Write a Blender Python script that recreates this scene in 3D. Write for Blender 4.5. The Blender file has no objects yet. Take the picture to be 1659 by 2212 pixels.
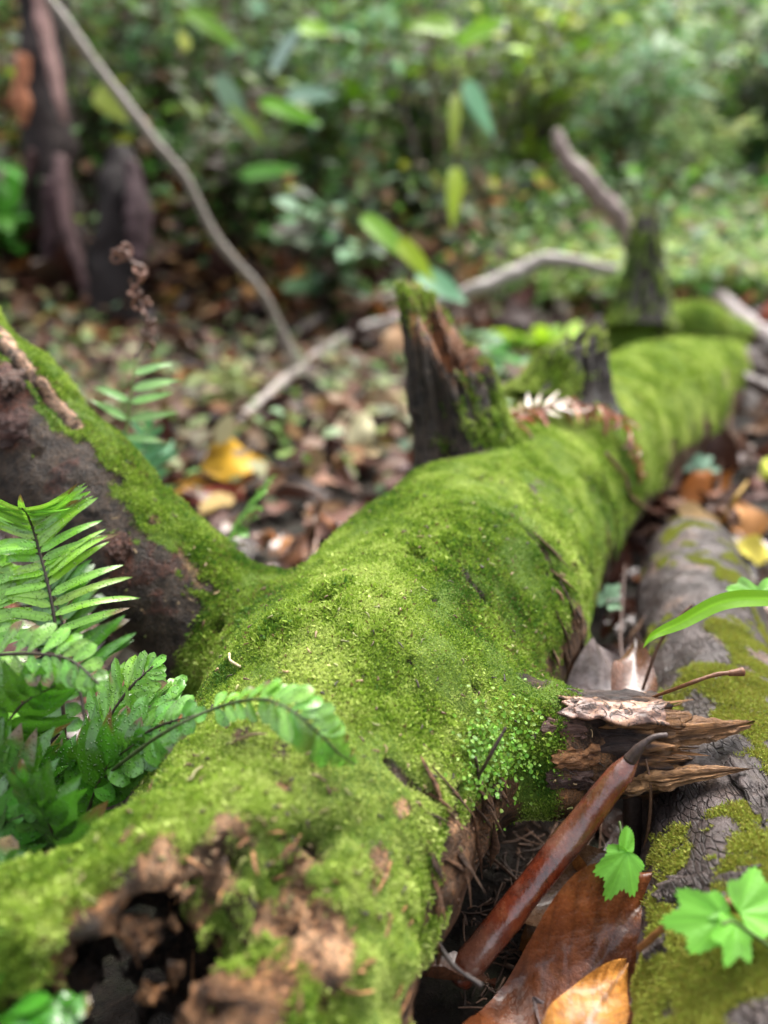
import bpy, math, numpy as np
from mathutils import Vector
from mathutils.bvhtree import BVHTree
# ------------------------------------------------------------------ camera, world, sun, exposure
C = bpy.context.scene.collection
sc = bpy.context.scene
FPX, CU, CV = 1779.0, 829.5, 1106.0          # focal length and centre in units of a 1659 px wide frame
PITCH = math.radians(21.0); CP, SP = math.cos(PITCH), math.sin(PITCH)
CAMH = 0.5
cd = bpy.data.cameras.new('camera'); cam = bpy.data.objects.new('camera', cd); C.objects.link(cam)
cam.location = (0, 0, CAMH); cam.rotation_euler = (math.pi/2 - PITCH, 0, 0)
cd.sensor_fit = 'HORIZONTAL'; cd.sensor_width = 36.0; cd.lens = 36.0*FPX/1659.0
cd.clip_start = 0.02; cd.clip_end = 500
APERTURE = 0.0116                            # diameter of the lens opening in metres
cd.dof.use_dof = True; cd.dof.focus_distance = 0.56
cd.dof.aperture_fstop = cd.lens/1000.0/APERTURE
sc.camera = cam
w = bpy.data.worlds.new('World'); sc.world = w; w.use_nodes = True
nt = w.node_tree; bg = nt.nodes['Background']
sky = nt.nodes.new('ShaderNodeTexSky'); sky.sky_type = 'NISHITA'; sky.sun_disc = False
SUN_EL, SUN_AZ = math.radians(58), math.radians(25)      # azimuth from +Y towards +X
sky.sun_elevation = SUN_EL; sky.sun_rotation = SUN_AZ; sky.dust_density = 6.0; sky.air_density = 1.0; sky.ozone_density = 1.0
hs = nt.nodes.new('ShaderNodeHueSaturation'); hs.inputs['Saturation'].default_value = .35; nt.links.new(sky.outputs[0], hs.inputs['Color']); nt.links.new(hs.outputs[0], bg.inputs[0]); bg.inputs[1].default_value = 0.15
sl = bpy.data.lights.new('sun', 'SUN'); sl.energy = 1.3; sl.angle = math.radians(60); sl.color = (1.0, 0.95, 0.86)
so = bpy.data.objects.new('sun', sl); C.objects.link(so)
sdir = Vector((math.sin(SUN_AZ)*math.cos(SUN_EL), math.cos(SUN_AZ)*math.cos(SUN_EL), math.sin(SUN_EL)))
so.rotation_euler = sdir.to_track_quat('Z', 'Y').to_euler()
sc.view_settings.view_transform = 'Standard'; sc.view_settings.look = 'None'
sc.view_settings.exposure = 1.6; sc.view_settings.gamma = 1.0
sc.render.engine = 'CYCLES'
sc.cycles.use_denoising = True
sc.cycles.max_bounces = 6; sc.cycles.diffuse_bounces = 3; sc.cycles.glossy_bounces = 2
sc.cycles.transmission_bounces = 3; sc.cycles.transparent_max_bounces = 4
sc.cycles.sample_clamp_indirect = 4.0
# ------------------------------------------------------------------ helpers
rng = np.random.default_rng(11)
def P(u, v, d):
    xc = (u-CU)/FPX*d; yc = -(v-CV)/FPX*d
    return np.array([xc, d*CP + yc*SP, CAMH + yc*CP - d*SP])
def G(u, v, z=0.0):
    d = (CAMH - z)/((v-CV)/FPX*CP + SP)
    return P(u, v, d)
def srgb(*c):
    a = np.array(c, float)/255.0
    return np.where(a <= 0.04045, a/12.92, ((a+0.055)/1.055)**2.4)
def _h(i, j, k, s):
    n = (i*374761393 + j*668265263 + k*2147483647*3 + s*974634777) & 0xffffffff
    n = ((n ^ (n >> 13))*1274126177) & 0xffffffff
    n = ((n ^ (n >> 16))*2246822519) & 0xffffffff
    return ((n ^ (n >> 15)) & 0xffffff)/float(0xffffff)
def vnoise(p, s=0):
    p = np.asarray(p, float); f = np.floor(p); i = f.astype(np.int64); t = p-f; t = t*t*(3-2*t)
    r = 0
    for a in (0, 1):
        for b in (0, 1):
            for c in (0, 1):
                wt = (t[..., 0] if a else 1-t[..., 0])*(t[..., 1] if b else 1-t[..., 1])*(t[..., 2] if c else 1-t[..., 2])
                r = r + wt*_h(i[..., 0]+a, i[..., 1]+b, i[..., 2]+c, s)
    return r*2-1
def fbm(p, o=3, s=0):
    r = 0; a = 1.0; q = np.asarray(p, float)
    for k in range(o):
        r = r + a*vnoise(q, s+k); a *= .5; q = q*2.03+7.1
    return r
def sstep(a, b, x):
    t = np.clip((x-a)/(b-a), 0, 1); return t*t*(3-2*t)
def unit(v):
    v = np.asarray(v, float); return v/np.maximum(np.linalg.norm(v, axis=-1, keepdims=True), 1e-9)
def mk(name, V, F, mat, parent=None, col=None, moss=None, smooth=True):
    """one mesh object; F is an (n,4) or (n,3) index array or a list of such arrays"""
    Fs = F if isinstance(F, list) else [F]
    Fs = [np.asarray(f, np.int32) for f in Fs if len(f)]
    me = bpy.data.meshes.new(name)
    V = np.asarray(V, np.float32)
    me.vertices.add(len(V)); me.vertices.foreach_set('co', V.ravel())
    loops = np.concatenate([f.ravel() for f in Fs]); cnt = np.concatenate([np.full(len(f), f.shape[1], np.int32) for f in Fs])
    me.loops.add(len(loops)); me.loops.foreach_set('vertex_index', loops)
    me.polygons.add(len(cnt)); me.polygons.foreach_set('loop_start', np.concatenate([[0], np.cumsum(cnt)[:-1]]).astype(np.int32))
    me.polygons.foreach_set('use_smooth', np.full(len(cnt), smooth))
    if col is not None:
        c4 = np.ones((len(V), 4), np.float32); c4[:, :3] = col
        at = me.attributes.new('Col', 'FLOAT_COLOR', 'POINT'); at.data.foreach_set('color', c4.ravel())
    if moss is not None:
        at = me.attributes.new('moss', 'FLOAT', 'POINT'); at.data.foreach_set('value', np.asarray(moss, np.float32))
    me.update(calc_edges=True)
    me.materials.append(mat)
    o = bpy.data.objects.new(name, me); C.objects.link(o)
    if parent is not None: o.parent = parent
    return o
def thing(name, label, cat, loc=(0, 0, 0), group=None):
    o = bpy.data.objects.new(name, None); C.objects.link(o); o.location = loc; o.empty_display_size = .05
    o['label'] = label; o['category'] = cat
    if group: o['group'] = group
    return o
def tag(o, label, cat, group=None):
    o['label'] = label; o['category'] = cat
    if group: o['group'] = group
    return o
def origin_to(o, loc):
    """put the object's origin at loc without moving its geometry"""
    loc = np.asarray(loc, np.float32); me = o.data; n = len(me.vertices); a = np.empty(n*3, np.float32)
    me.vertices.foreach_get('co', a); a = (a.reshape(-1, 3)-loc).ravel(); me.vertices.foreach_set('co', a); o.location = loc.tolist()
def catmull(pts, n):
    pts = np.asarray(pts, float)
    if len(pts) == 2: return pts[0]+(pts[1]-pts[0])*np.linspace(0, 1, n)[:, None]
    p = np.vstack([2*pts[0]-pts[1], pts, 2*pts[-1]-pts[-2]])
    t = np.linspace(0, len(pts)-1-1e-6, n); i = t.astype(int); f = (t-i)[:, None]
    a, b, c, d = p[i], p[i+1], p[i+2], p[i+3]
    return .5*((2*b)+(c-a)*f+(2*a-5*b+4*c-d)*f*f+(3*b-a-3*c+d)*f**3)
def frames(c, up=(0.13, 0.21, 1)):
    T = unit(np.gradient(c, axis=0)); N = np.empty_like(T); n = np.asarray(up, float)
    for i in range(len(T)):
        n = n-T[i]*np.dot(n, T[i]); n = n/np.linalg.norm(n); N[i] = n
    return T, N, np.cross(T, N)
def tube_arrays(pts, rad, n=24, seg=10, rough=0.0, rfreq=60., seed=0, cap=True, flat=1.0, ribs=0.):
    c = catmull(pts, n); rad = np.atleast_1d(rad); rr = np.interp(np.linspace(0, 1, n), np.linspace(0, 1, len(rad)), rad)
    if cap:
        c = np.vstack([c[:1], c[:1], c, c[-1:], c[-1:]]); 
        T, N, B = frames(catmull(pts, n)); T = np.vstack([T[:1], T[:1], T, T[-1:], T[-1:]]); N = np.vstack([N[:1], N[:1], N, N[-1:], N[-1:]]); B = np.vstack([B[:1], B[:1], B, B[-1:], B[-1:]])
        r0, r1 = rr[0], rr[-1]
        c[0] -= T[0]*r0*.35; c[1] -= T[0]*r0*.25; c[-1] += T[-1]*r1*.35; c[-2] += T[-1]*r1*.25
        rr = np.concatenate([[r0*.05, r0*.7], rr, [r1*.7, r1*.05]])
    else:
        T, N, B = frames(c)
    m = len(c); a = np.linspace(0, 2*np.pi, seg, endpoint=False)
    D = N[:, None, :]*np.cos(a)[None, :, None]*flat + B[:, None, :]*np.sin(a)[None, :, None]
    V = c[:, None, :] + D*rr[:, None, None]
    if ribs:
        ss = np.linspace(0, 1, m)[:, None]*np.ones(seg)[None]; aa = np.ones(m)[:, None]*a[None]
        rb = vnoise(np.stack([np.cos(aa)*4+seed, np.sin(aa)*4, ss*1.5], -1), seed)+.7*vnoise(np.stack([np.cos(aa)*9+seed, np.sin(aa)*9, ss*4], -1), seed+1)
        V = V+D*(rr[:, None]*ribs*rb)[..., None]+T[:, None, :]*(rr.max()*ribs*2.2*ss**3*rb)[..., None]
    if rough:
        q = V*rfreq; V = V + D*(rr[:, None, None]*rough*fbm(q, 3, seed)[..., None])
    i = np.arange(m-1)[:, None]; j = np.arange(seg)[None, :]; j2 = (j+1) % seg
    F = np.stack(np.broadcast_arrays(i*seg+j, i*seg+j2, (i+1)*seg+j2, (i+1)*seg+j), -1).reshape(-1, 4)
    return V.reshape(-1, 3), F
class MB:
    def __init__(s): s.V = []; s.F = []; s.Cc = []; s.n = 0
    def add(s, V, F, col=(.5, .5, .5)):
        V = np.asarray(V).reshape(-1, 3); s.V.append(V); s.F.append(np.asarray(F)+s.n); s.n += len(V)
        cc = np.asarray(col, float); s.Cc.append(np.broadcast_to(cc, (len(V), 3)) if cc.ndim == 1 else cc)
        return s
    def tube(s, pts, rad, col=(.1, .07, .05), **k):
        V, F = tube_arrays(pts, rad, **k); return s.add(V, F, col)
    def build(s, name, mat, parent=None, **k):
        q = [f for f in s.F if f.shape[1] == 4]; t = [f for f in s.F if f.shape[1] == 3]
        Fs = ([np.concatenate(q)] if q else [])+([np.concatenate(t)] if t else [])
        return mk(name, np.concatenate(s.V), Fs, mat, parent, col=np.concatenate(s.Cc), **k)
# leaf template: x along the leaf 0..1, y across -1..1
def prof(kind, x):
    if kind == 'oval': return np.sin(np.pi*np.clip(x, 0, 1)**.85)**.8
    if kind == 'round': return np.sqrt(np.clip(1-(2*x-1)**2, 0, 1))**.9
    if kind == 'lance': return np.sin(np.pi*np.clip(x, 0, 1)**.6)**.9
    if kind == 'pinna': return np.clip(np.minimum(x*14+.25, 1)*(1-x**3.2)**.75, 0, 1)
    if kind == 'obov': return np.clip(np.minimum(x*1.7+.18, 1)*np.sqrt(np.clip(1-x**6, 0, 1)), 0, 1)
    if kind == 'tooth': return np.clip(np.sin(np.pi*np.clip(x, 0, 1)**.8)**.7*(.72+.45*np.abs(np.sin(x*9.5))), 0, 1.1)
def leaves(B, D, N, L, W, kind='oval', nx=5, ny=2, bend=.3, fold=.25, roll=0., wave=0., serr=0., seed=0):
    """batch of leaves: base, direction, normal, length, half-width -> V, F, n per leaf"""
    B, D, N = (np.atleast_2d(np.asarray(a, float)) for a in (B, D, N)); n = len(B)
    D = unit(D); N = unit(N-D*np.sum(N*D, 1, keepdims=True)); S = np.cross(N, D)
    L, W, bend, fold, roll = (np.broadcast_to(np.asarray(a, float), (n,)) for a in (L, W, bend, fold, roll))
    x = np.linspace(0, 1, nx+1); y = np.linspace(-1, 1, ny+1)
    X, Y = np.meshgrid(x, y, indexing='ij'); X = X.ravel(); Y = Y.ravel(); wv = prof(kind, X)
    if serr: wv = wv*(1+serr*((np.arange(len(X))//(ny+1)) % 2)*np.abs(Y))
    yy = Y[None]*wv[None]*W[:, None]
    ang = roll[:, None]*Y[None]*wv[None]
    small = np.abs(roll[:, None]) < 1e-3
    rr = np.where(small, 1, roll[:, None]); ys = np.where(small, yy, W[:, None]/rr*np.sin(ang)); zs = np.where(small, 0, W[:, None]/rr*(1-np.cos(ang)))
    z = zs + fold[:, None]*np.abs(yy)
    if wave:
        g = np.random.default_rng(seed); ph = g.uniform(0, 6.28, (n, 2)); am = wave*W[:, None]
        z = z+am*np.sin(X[None]*9+ph[:, :1]+Y[None]*1.5)*np.abs(Y[None]) + am*.7*np.sin(X[None]*5+ph[:, 1:])
    b = bend[:, None]; th = b*X[None]*1.6
    bs = np.where(np.abs(b) < 1e-3, X[None], np.sin(th)/np.where(np.abs(b) < 1e-3, 1, b*1.6)); bz = np.where(np.abs(b) < 1e-3, 0, (1-np.cos(th))/np.where(np.abs(b) < 1e-3, 1, b*1.6))
    xl = L[:, None]*bs + z*np.sin(th); zl = z*np.cos(th) - L[:, None]*bz
    V = B[:, None]+D[:, None]*xl[..., None]+S[:, None]*ys[..., None]+N[:, None]*zl[..., None]
    i, j = np.meshgrid(np.arange(nx), np.arange(ny), indexing='ij'); i = i.ravel(); j = j.ravel(); k = ny+1
    f = np.stack([i*k+j, (i+1)*k+j, (i+1)*k+j+1, i*k+j+1], 1); m = (nx+1)*k
    F = (f[None]+(np.arange(n)*m)[:, None, None]).reshape(-1, 4)
    return V.reshape(-1, 3), F, m
def rep(col, m): return np.repeat(np.atleast_2d(col), m, 0)
def varied(base, n, hue=.12, val=.25, seed=None, g=None):
    g = g or rng
    c = np.atleast_2d(base)*np.exp(g.normal(0, val, (n, 1)))*np.exp(g.normal(0, hue, (n, 3)))
    return np.clip(c, 0, .9)
# ------------------------------------------------------------------ materials
class NT:
    def __init__(s, name):
        s.m = bpy.data.materials.new(name); s.m.use_nodes = True; s.t = s.m.node_tree; s.t.nodes.clear()
        s.out = s.n('ShaderNodeOutputMaterial'); s.tc = None
    def n(s, t, **k):
        a = s.t.nodes.new(t)
        for q, v in k.items(): setattr(a, q, v)
        return a
    def l(s, a, b): s.t.links.new(a, b)
    def co(s):
        if not s.tc: s.tc = s.n('ShaderNodeNewGeometry')
        return s.tc.outputs['Position']
    def noise(s, scale, detail=4, rough=.6, vec=None, dist=0.):
        a = s.n('ShaderNodeTexNoise'); a.inputs['Scale'].default_value = scale; a.inputs['Detail'].default_value = detail
        a.inputs['Roughness'].default_value = rough; a.inputs['Distortion'].default_value = dist
        s.l(vec or s.co(), a.inputs['Vector']); return a.outputs['Fac']
    def voro(s, scale, feature='F1', vec=None, rand=1.):
        a = s.n('ShaderNodeTexVoronoi', feature=feature); a.inputs['Scale'].default_value = scale; a.inputs['Randomness'].default_value = rand
        s.l(vec or s.co(), a.inputs['Vector']); return a.outputs['Distance']
    def scale(s, v):
        a = s.n('ShaderNodeVectorMath', operation='MULTIPLY'); s.l(s.co(), a.inputs[0]); a.inputs[1].default_value = v; return a.outputs[0]
    def ramp(s, fac, stops, interp='LINEAR'):
        a = s.n('ShaderNodeValToRGB'); r = a.color_ramp; r.interpolation = interp
        while len(r.elements) < len(stops): r.elements.new(.5)
        for e, (p, c) in zip(r.elements, stops):
            e.position = p; e.color = (*c, 1) if not np.isscalar(c) else (c, c, c, 1)
        s.l(fac, a.inputs[0]); return a.outputs[0]
    def mix(s, fac, a, b, mode='MIX'):
        m = s.n('ShaderNodeMix', data_type='RGBA', blend_type=mode)
        for i, x in ((0, fac), (6, a), (7, b)):
            if hasattr(x, 'is_linked'): s.l(x, m.inputs[i])
            else: m.inputs[i].default_value = x if i == 0 else (*x, 1)
        return m.outputs[2]
    def math(s, op, a, b=0., c=0.):
        m = s.n('ShaderNodeMath', operation=op)
        for i, x in enumerate((a, b, c)):
            if hasattr(x, 'is_linked'): s.l(x, m.inputs[i])
            else: m.inputs[i].default_value = x
        return m.outputs[0]
    def attr(s, name, out='Color'): return s.n('ShaderNodeAttribute', attribute_name=name).outputs[out]
    def bump(s, h, dist=.002, strength=1., nrm=None):
        b = s.n('ShaderNodeBump'); b.inputs['Distance'].default_value = dist; b.inputs['Strength'].default_value = strength
        s.l(h, b.inputs['Height'])
        if nrm: s.l(nrm, b.inputs['Normal'])
        return b.outputs[0]
    def bsdf(s, color, rough=.5, spec=.5, normal=None, coat=0., transl=0., tcol=None):
        p = s.n('ShaderNodeBsdfPrincipled')
        for nm, x in (('Base Color', color), ('Roughness', rough), ('Specular IOR Level', spec), ('Coat Weight', coat)):
            if hasattr(x, 'is_linked'): s.l(x, p.inputs[nm])
            else: p.inputs[nm].default_value = (*x, 1) if nm == 'Base Color' else x
        p.inputs['Coat Roughness'].default_value = .12
        if normal: s.l(normal, p.inputs['Normal'])
        sh = p.outputs[0]
        if transl:
            t = s.n('ShaderNodeBsdfTranslucent'); tc = tcol or color
            if hasattr(tc, 'is_linked'): s.l(tc, t.inputs[0])
            else: t.inputs[0].default_value = (*tc, 1)
            mx = s.n('ShaderNodeMixShader'); mx.inputs[0].default_value = transl; s.l(sh, mx.inputs[1]); s.l(t.outputs[0], mx.inputs[2]); sh = mx.outputs[0]
        s.l(sh, s.out.inputs[0]); return s.m
def m_leafy(name, rough=.35, transl=.25, spec=.5, wet=0., coat=0., blot=.0, bscale=250.):
    s = NT(name); c = s.attr('Col')
    if blot: c = s.mix(s.math('MULTIPLY', s.ramp(s.noise(bscale*.35, 4), [(.45, 0), (.6, 1)]), blot), c, (.01, .007, .004))
    nz = s.noise(bscale, 3); b = s.bump(nz, .0006, .6)
    r = rough
    if wet:
        dr = s.ramp(s.voro(420.), [(.12, 1.), (.32, 0.)]); b = s.bump(dr, .0012, .9, b)
        r = s.ramp(s.noise(60, 3), [(.42, rough), (.6, max(rough-.22, .08))])
    return s.bsdf(c, r, spec, b, transl=transl, coat=coat)
M = {}
M['fern'] = m_leafy('fern_leaf', .32, .25, .8, wet=1, coat=.6)
M['leaf'] = m_leafy('green_leaf', .42, .35, .45)
M['mossfib'] = NT('moss_fibre').bsdf((.1, .2, .02), .6, .2)
_s = NT('moss_fibre'); M['mossfib'] = _s.bsdf(_s.attr('Col'), .62, .25, transl=.3)
_s = NT('dead_leaf'); _c = _s.attr('Col'); _n = _s.noise(130, 5, .7)
_c = _s.mix(_s.ramp(_n, [(.35, .75), (.62, 0)]), _c, _s.mix(1., _c, (.35, .26, .22), 'MULTIPLY'))
M['dead'] = _s.bsdf(_c, _s.ramp(_s.noise(45, 3), [(.4, .14), (.62, .42)]), .6, _s.bump(_s.math('ADD', _n, _s.noise(45, 3)), .0022, .8), coat=.6, transl=.12)
_s = NT('dead_leaf_far'); M['litter'] = _s.bsdf(_s.attr('Col'), .6, .3, transl=.12)
_s = NT('far_leaf'); M['farleaf'] = _s.bsdf(_s.attr('Col'), .5, .4, transl=.4)
_s = NT('twig_bark'); _n = _s.noise(400, 4, .7); _c = _s.mix(_s.ramp(_n, [(.35, 0.), (.65, 1.)]), _s.mix(1., _s.attr('Col'), (.45, .4, .38), 'MULTIPLY'), _s.attr('Col'))
M['twig'] = _s.bsdf(_c, .5, .5, _s.bump(_n, .0008, .8))
# wood and bark of the mossy log: moss bed where the moss mask says so, rotten wood elsewhere
def m_log():
    s = NT('log_wood'); c = s.attr('Col'); ms = s.attr('moss', 'Fac')
    n1 = s.noise(90, 6, .7); n2 = s.noise(420, 4, .7); fib = s.noise(60, 6, .75, vec=s.scale((1.0, 1.0, 4.0)))
    c = s.mix(s.ramp(n1, [(.38, .95), (.56, 0.)]), c, s.mix(1., c, (.12, .09, .08), 'MULTIPLY'))
    c = s.mix(s.ramp(n2, [(.5, 0.), (.66, .85)]), c, s.mix(1., c, (2.6, 2.2, 1.8), 'MULTIPLY'))
    c = s.mix(s.ramp(s.voro(260.), [(.1, .8), (.3, 0.)]), c, s.mix(1., c, (.25, .2, .18), 'MULTIPLY'))
    f = s.math('ADD', ms, s.math('MULTIPLY', s.math('SUBTRACT', n1, .5), .9))
    f = s.ramp(f, [(.42, 0.), (.56, 1.)])
    n3 = s.noise(700, 3, .7)
    mc = s.mix(n3, (.04, .085, .008), (.20, .32, .035))
    c = s.mix(f, c, mc)
    h = s.math('ADD', s.math('MULTIPLY', n1, 1.0), s.math('MULTIPLY', n2, .45))
    b = s.bump(h, .009, 1.)
    r = s.mix(f, (.42,)*3, (.8,)*3)
    return s.bsdf(c, r, .35, b)
M['log'] = m_log()
def m_raw(name='broken_wood'):
    s = NT(name); c = s.attr('Col'); fib = s.noise(55, 7, .75, vec=s.scale((.35, 1.6, 3.0)), dist=.6); n2 = s.noise(300, 4, .7)
    c = s.mix(s.ramp(fib, [(.36, 1.), (.58, 0.)]), c, s.mix(1., c, (.13, .08, .05), 'MULTIPLY'))
    c = s.mix(s.ramp(n2, [(.5, 0.), (.75, .7)]), c, s.mix(1., c, (1.7, 1.5, 1.2), 'MULTIPLY'))
    return s.bsdf(c, .45, .4, s.bump(s.math('ADD', fib, s.math('MULTIPLY', n2, .3)), .006, 1.))
M['raw'] = m_raw()
# ------------------------------------------------------------------ the ground
def gz(x, y):
    """height of the forest floor: flat round the logs, rising to a bank behind"""
    x = np.asarray(x, float); y = np.asarray(y, float)
    s = np.clip((y-(2.6+.35*x))/4., 0, None)
    left = sstep(1.5, -2.5, x)
    rise = s**1.35*(.75+.9*left)
    rise = np.minimum(rise, 7.0)
    b = .012*fbm(np.stack([x*3, y*3, x*0], -1), 3, 5)+.05*fbm(np.stack([x*.6, y*.6, x*0+3], -1), 2, 9)*sstep(1.8, 4, y)
    return rise+b
def ground():
    xs = np.concatenate([-np.geomspace(1.6, 60, 40)[::-1], np.linspace(-1.5, 2.5, 161), 1.0+np.geomspace(1.6, 60, 40)])
    ys = np.concatenate([-np.geomspace(.6, 40, 18)[::-1], np.linspace(-.5, 4, 181), 4+np.geomspace(.05, 60, 60)])
    X, Y = np.meshgrid(xs, ys, indexing='ij'); Z = gz(X, Y)
    Z += .006*fbm(np.stack([X*30, Y*30, X*0], -1), 3, 2)
    V = np.stack([X, Y, Z], -1).reshape(-1, 3); n, m = X.shape
    i, j = np.meshgrid(np.arange(n-1), np.arange(m-1), indexing='ij'); i = i.ravel(); j = j.ravel()
    F = np.stack([i*m+j, (i+1)*m+j, (i+1)*m+j+1, i*m+j+1], 1)
    gr = sstep(.0, 1., (X-.12*Y)/.5)*sstep(3.0, 3.8, Y)
    gcol = (np.array([.5, .5, .5])+gr.reshape(-1, 1)*0)
    s = NT('forest_floor'); n1 = s.noise(14, 8, .7); n2 = s.noise(90, 6, .75)
    c = s.ramp(n2, [(.3, (.006, .004, .003)), (.55, (.028, .018, .012)), (.75, (.07, .045, .028))])
    c = s.mix(s.ramp(n1, [(.5, 0), (.68, .7)]), c, (.03, .045, .012)); c = s.mix(s.attr('moss', 'Fac'), c, s.mix(n1, (.08, .16, .03), (.30, .42, .08)))
    m_ = s.bsdf(c, s.ramp(n1, [(.4, .35), (.6, .8)]), .4, s.bump(s.math('ADD', n1, n2), .02, .9))
    o = mk('ground', V, F, m_, moss=gr.ravel()); o['kind'] = 'structure'; return o
ground()
# ------------------------------------------------------------------ the mossy log: a distance field meshed in numpy
O3 = np.array([-.067, .267, 0.]); E1 = unit(np.array([.451, .892, 0.])); E2 = np.array([-E1[1], E1[0], 0.]); E3 = np.array([0, 0, 1.])
def loc(p): p = np.asarray(p, float)-O3; return np.stack([p@E1, p@E2, p[..., 2]], -1)
def wor(q): return O3+q[..., :1]*E1+q[..., 1:2]*E2+q[..., 2:]*E3
H = .0045
lo = np.array([-.30, -.24, -.03]); hi = np.array([3.25, .62, .66])
dims = np.ceil((hi-lo)/H).astype(int)+1
def cap_d(p, a, b, ra, rb):
    ab = b-a; t = np.clip(((p-a)@ab)/(ab@ab), 0, 1); d = p-a-t[..., None]*ab
    return np.sqrt((d*d).sum(-1))-(ra+(rb-ra)*t)
prims = []      # (group, a, b, ra, rb, k)
def chain(g, pts, rads, k=.03):
    q = [loc(p) for p in pts]
    for a, b, ra, rb in zip(q[:-1], q[1:], rads[:-1], rads[1:]): prims.append((g, a, b, ra, rb, k))
AX = [G(450, 2400, .085), G(530, 2110, .100), G(640, 1835, .113), G(775, 1580, .124), G(958, 1345, .125), G(1105, 1135, .125), G(1268, 970, .125), G(1405, 893, .116), G(1475, 850, .095), G(1530, 815, .055), G(1575, 785, .02)]
RX = [.070, .084, .099, .115, .124, .121, .125, .127, .115, .095, .07]
chain('trunk', AX, RX, .02)
# swelling where the limb leaves, shallow ridge, far mossy shoulders
chain('trunk', [P(600, 1440, .72), P(760, 1470, .70)], [.065, .09], .06)
chain('trunk', [G(1450, 890, .09), G(1550, 965, .03)], [.08, .045], .05)
chain('trunk', [G(1400, 735, .04), G(1500, 730, .05), G(1600, 745, .03)], [.10, .11, .07], .05)
chain('trunk', [G(1190, 890, .12), G(1120, 862, .09)], [.05, .025], .04)
# overhanging shell of the rotten near end, running out to the left
chain('trunk', [P(500, 1900, .43), P(320, 1915, .42), P(170, 1975, .40), P(50, 2060, .385), P(-100, 2140, .375)], [.045, .034, .026, .025, .024], .018)
chain('trunk', [P(560, 2010, .43), P(500, 2150, .40), P(470, 2350, .36)], [.045, .036, .03], .02)
chain('trunk', [P(680, 2060, .445), P(690, 2260, .41)], [.040, .040], .02)
# the big limb on the left
chain('limb', [P(690, 1480, .75), P(515, 1392, .745), P(335, 1240, .745), P(172, 1065, .76), P(12, 890, .775), P(-150, 715, .79), P(-340, 515, .82)], [.072, .060, .056, .056, .055, .053, .05], .035)
# the stub on the right
chain('stub', [P(1040, 1600, .62), P(1180, 1612, .60), P(1215, 1610, .60), P(1250, 1610, .60)], [.055, .038, .033, .02], .03)
# roots of the upright stumps
chain('trunk', [P(1000, 1010, 1.13), P(985, 930, 1.12)], [.06, .05], .03)
chain('trunk', [P(1255, 890, 1.56), P(1250, 850, 1.56)], [.06, .045], .03)
chain('trunk', [P(1370, 740, 2.35), P(1390, 690, 2.38)], [.09, .08], .03)
def field(p, groups=None, bbox=False):
    F = np.full(p.shape[:-1], .12); 
    for g, a, b, ra, rb, k in prims:
        if groups and g not in groups: continue
        d = cap_d(p, a, b, ra, rb); h = np.clip(.5+.5*(F-d)/k, 0, 1)
        F = F*(1-h)+d*h-k*h*(1-h)
    return F
gx, gy, gzz = (lo[i]+H*np.arange(dims[i]) for i in range(3))
FF = np.full(dims, .12, np.float32)
for g, a, b, ra, rb, k in prims:
    mg = max(ra, rb)+.10; l0 = np.clip(((np.minimum(a, b)-mg-lo)/H).astype(int), 0, dims-1); h0 = np.clip(((np.maximum(a, b)+mg-lo)/H).astype(int)+1, 0, dims)
    if (h0 <= l0).any(): continue
    sl_ = tuple(slice(l0[i], h0[i]) for i in range(3))
    X = gx[sl_[0]][:, None, None]; Y = gy[sl_[1]][None, :, None]; Z = gzz[sl_[2]][None, None, :]
    ab = b-a; L2 = ab@ab
    t = np.clip(((X-a[0])*ab[0]+(Y-a[1])*ab[1]+(Z-a[2])*ab[2])/L2, 0, 1)
    d = np.sqrt((X-a[0]-t*ab[0])**2+(Y-a[1]-t*ab[1])**2+(Z-a[2]-t*ab[2])**2)-(ra+(rb-ra)*t)
    d = np.minimum(d, .12).astype(np.float32)
    old = FF[sl_]; h = np.clip(.5+.5*(old-d)/k, 0, 1); FF[sl_] = old*(1-h)+d*h-k*h*(1-h)
def carve(c, r, seed=0, rough=.3, fq=40.):
    """hollow out an ellipsoid: c world centre, r radii along the view's right, depth and up"""
    cl = loc(c); R = max(r)*1.6; l0 = np.clip(((cl-R-lo)/H).astype(int), 0, dims-1); h0 = np.clip(((cl+R-lo)/H).astype(int)+1, 0, dims)
    if (h0 <= l0).any(): return
    s_ = tuple(slice(l0[i], h0[i]) for i in range(3))
    Q = np.stack(np.meshgrid(gx[s_[0]], gy[s_[1]], gzz[s_[2]], indexing='ij'), -1)
    W = wor(Q)-c; e = np.sqrt((W[..., 0]/r[0])**2+(W[..., 1]/r[1])**2+(W[..., 2]/r[2])**2)
    e = (e-1+rough*fbm((W+c)*fq, 3, seed))*min(r)
    FF[s_] = np.maximum(FF[s_], -e)
carve(P(235, 2170, .47), (.072, .10, .062), 1, .3, 45.)
carve(P(330, 2090, .40), (.045, .06, .028), 8, .5, 55.)
carve(P(470, 1985, .385), (.04, .045, .012), 7, .8, 60.)
carve(P(735, 2160, .34), (.006, .03, .03), 4, .6, 60.)
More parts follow.
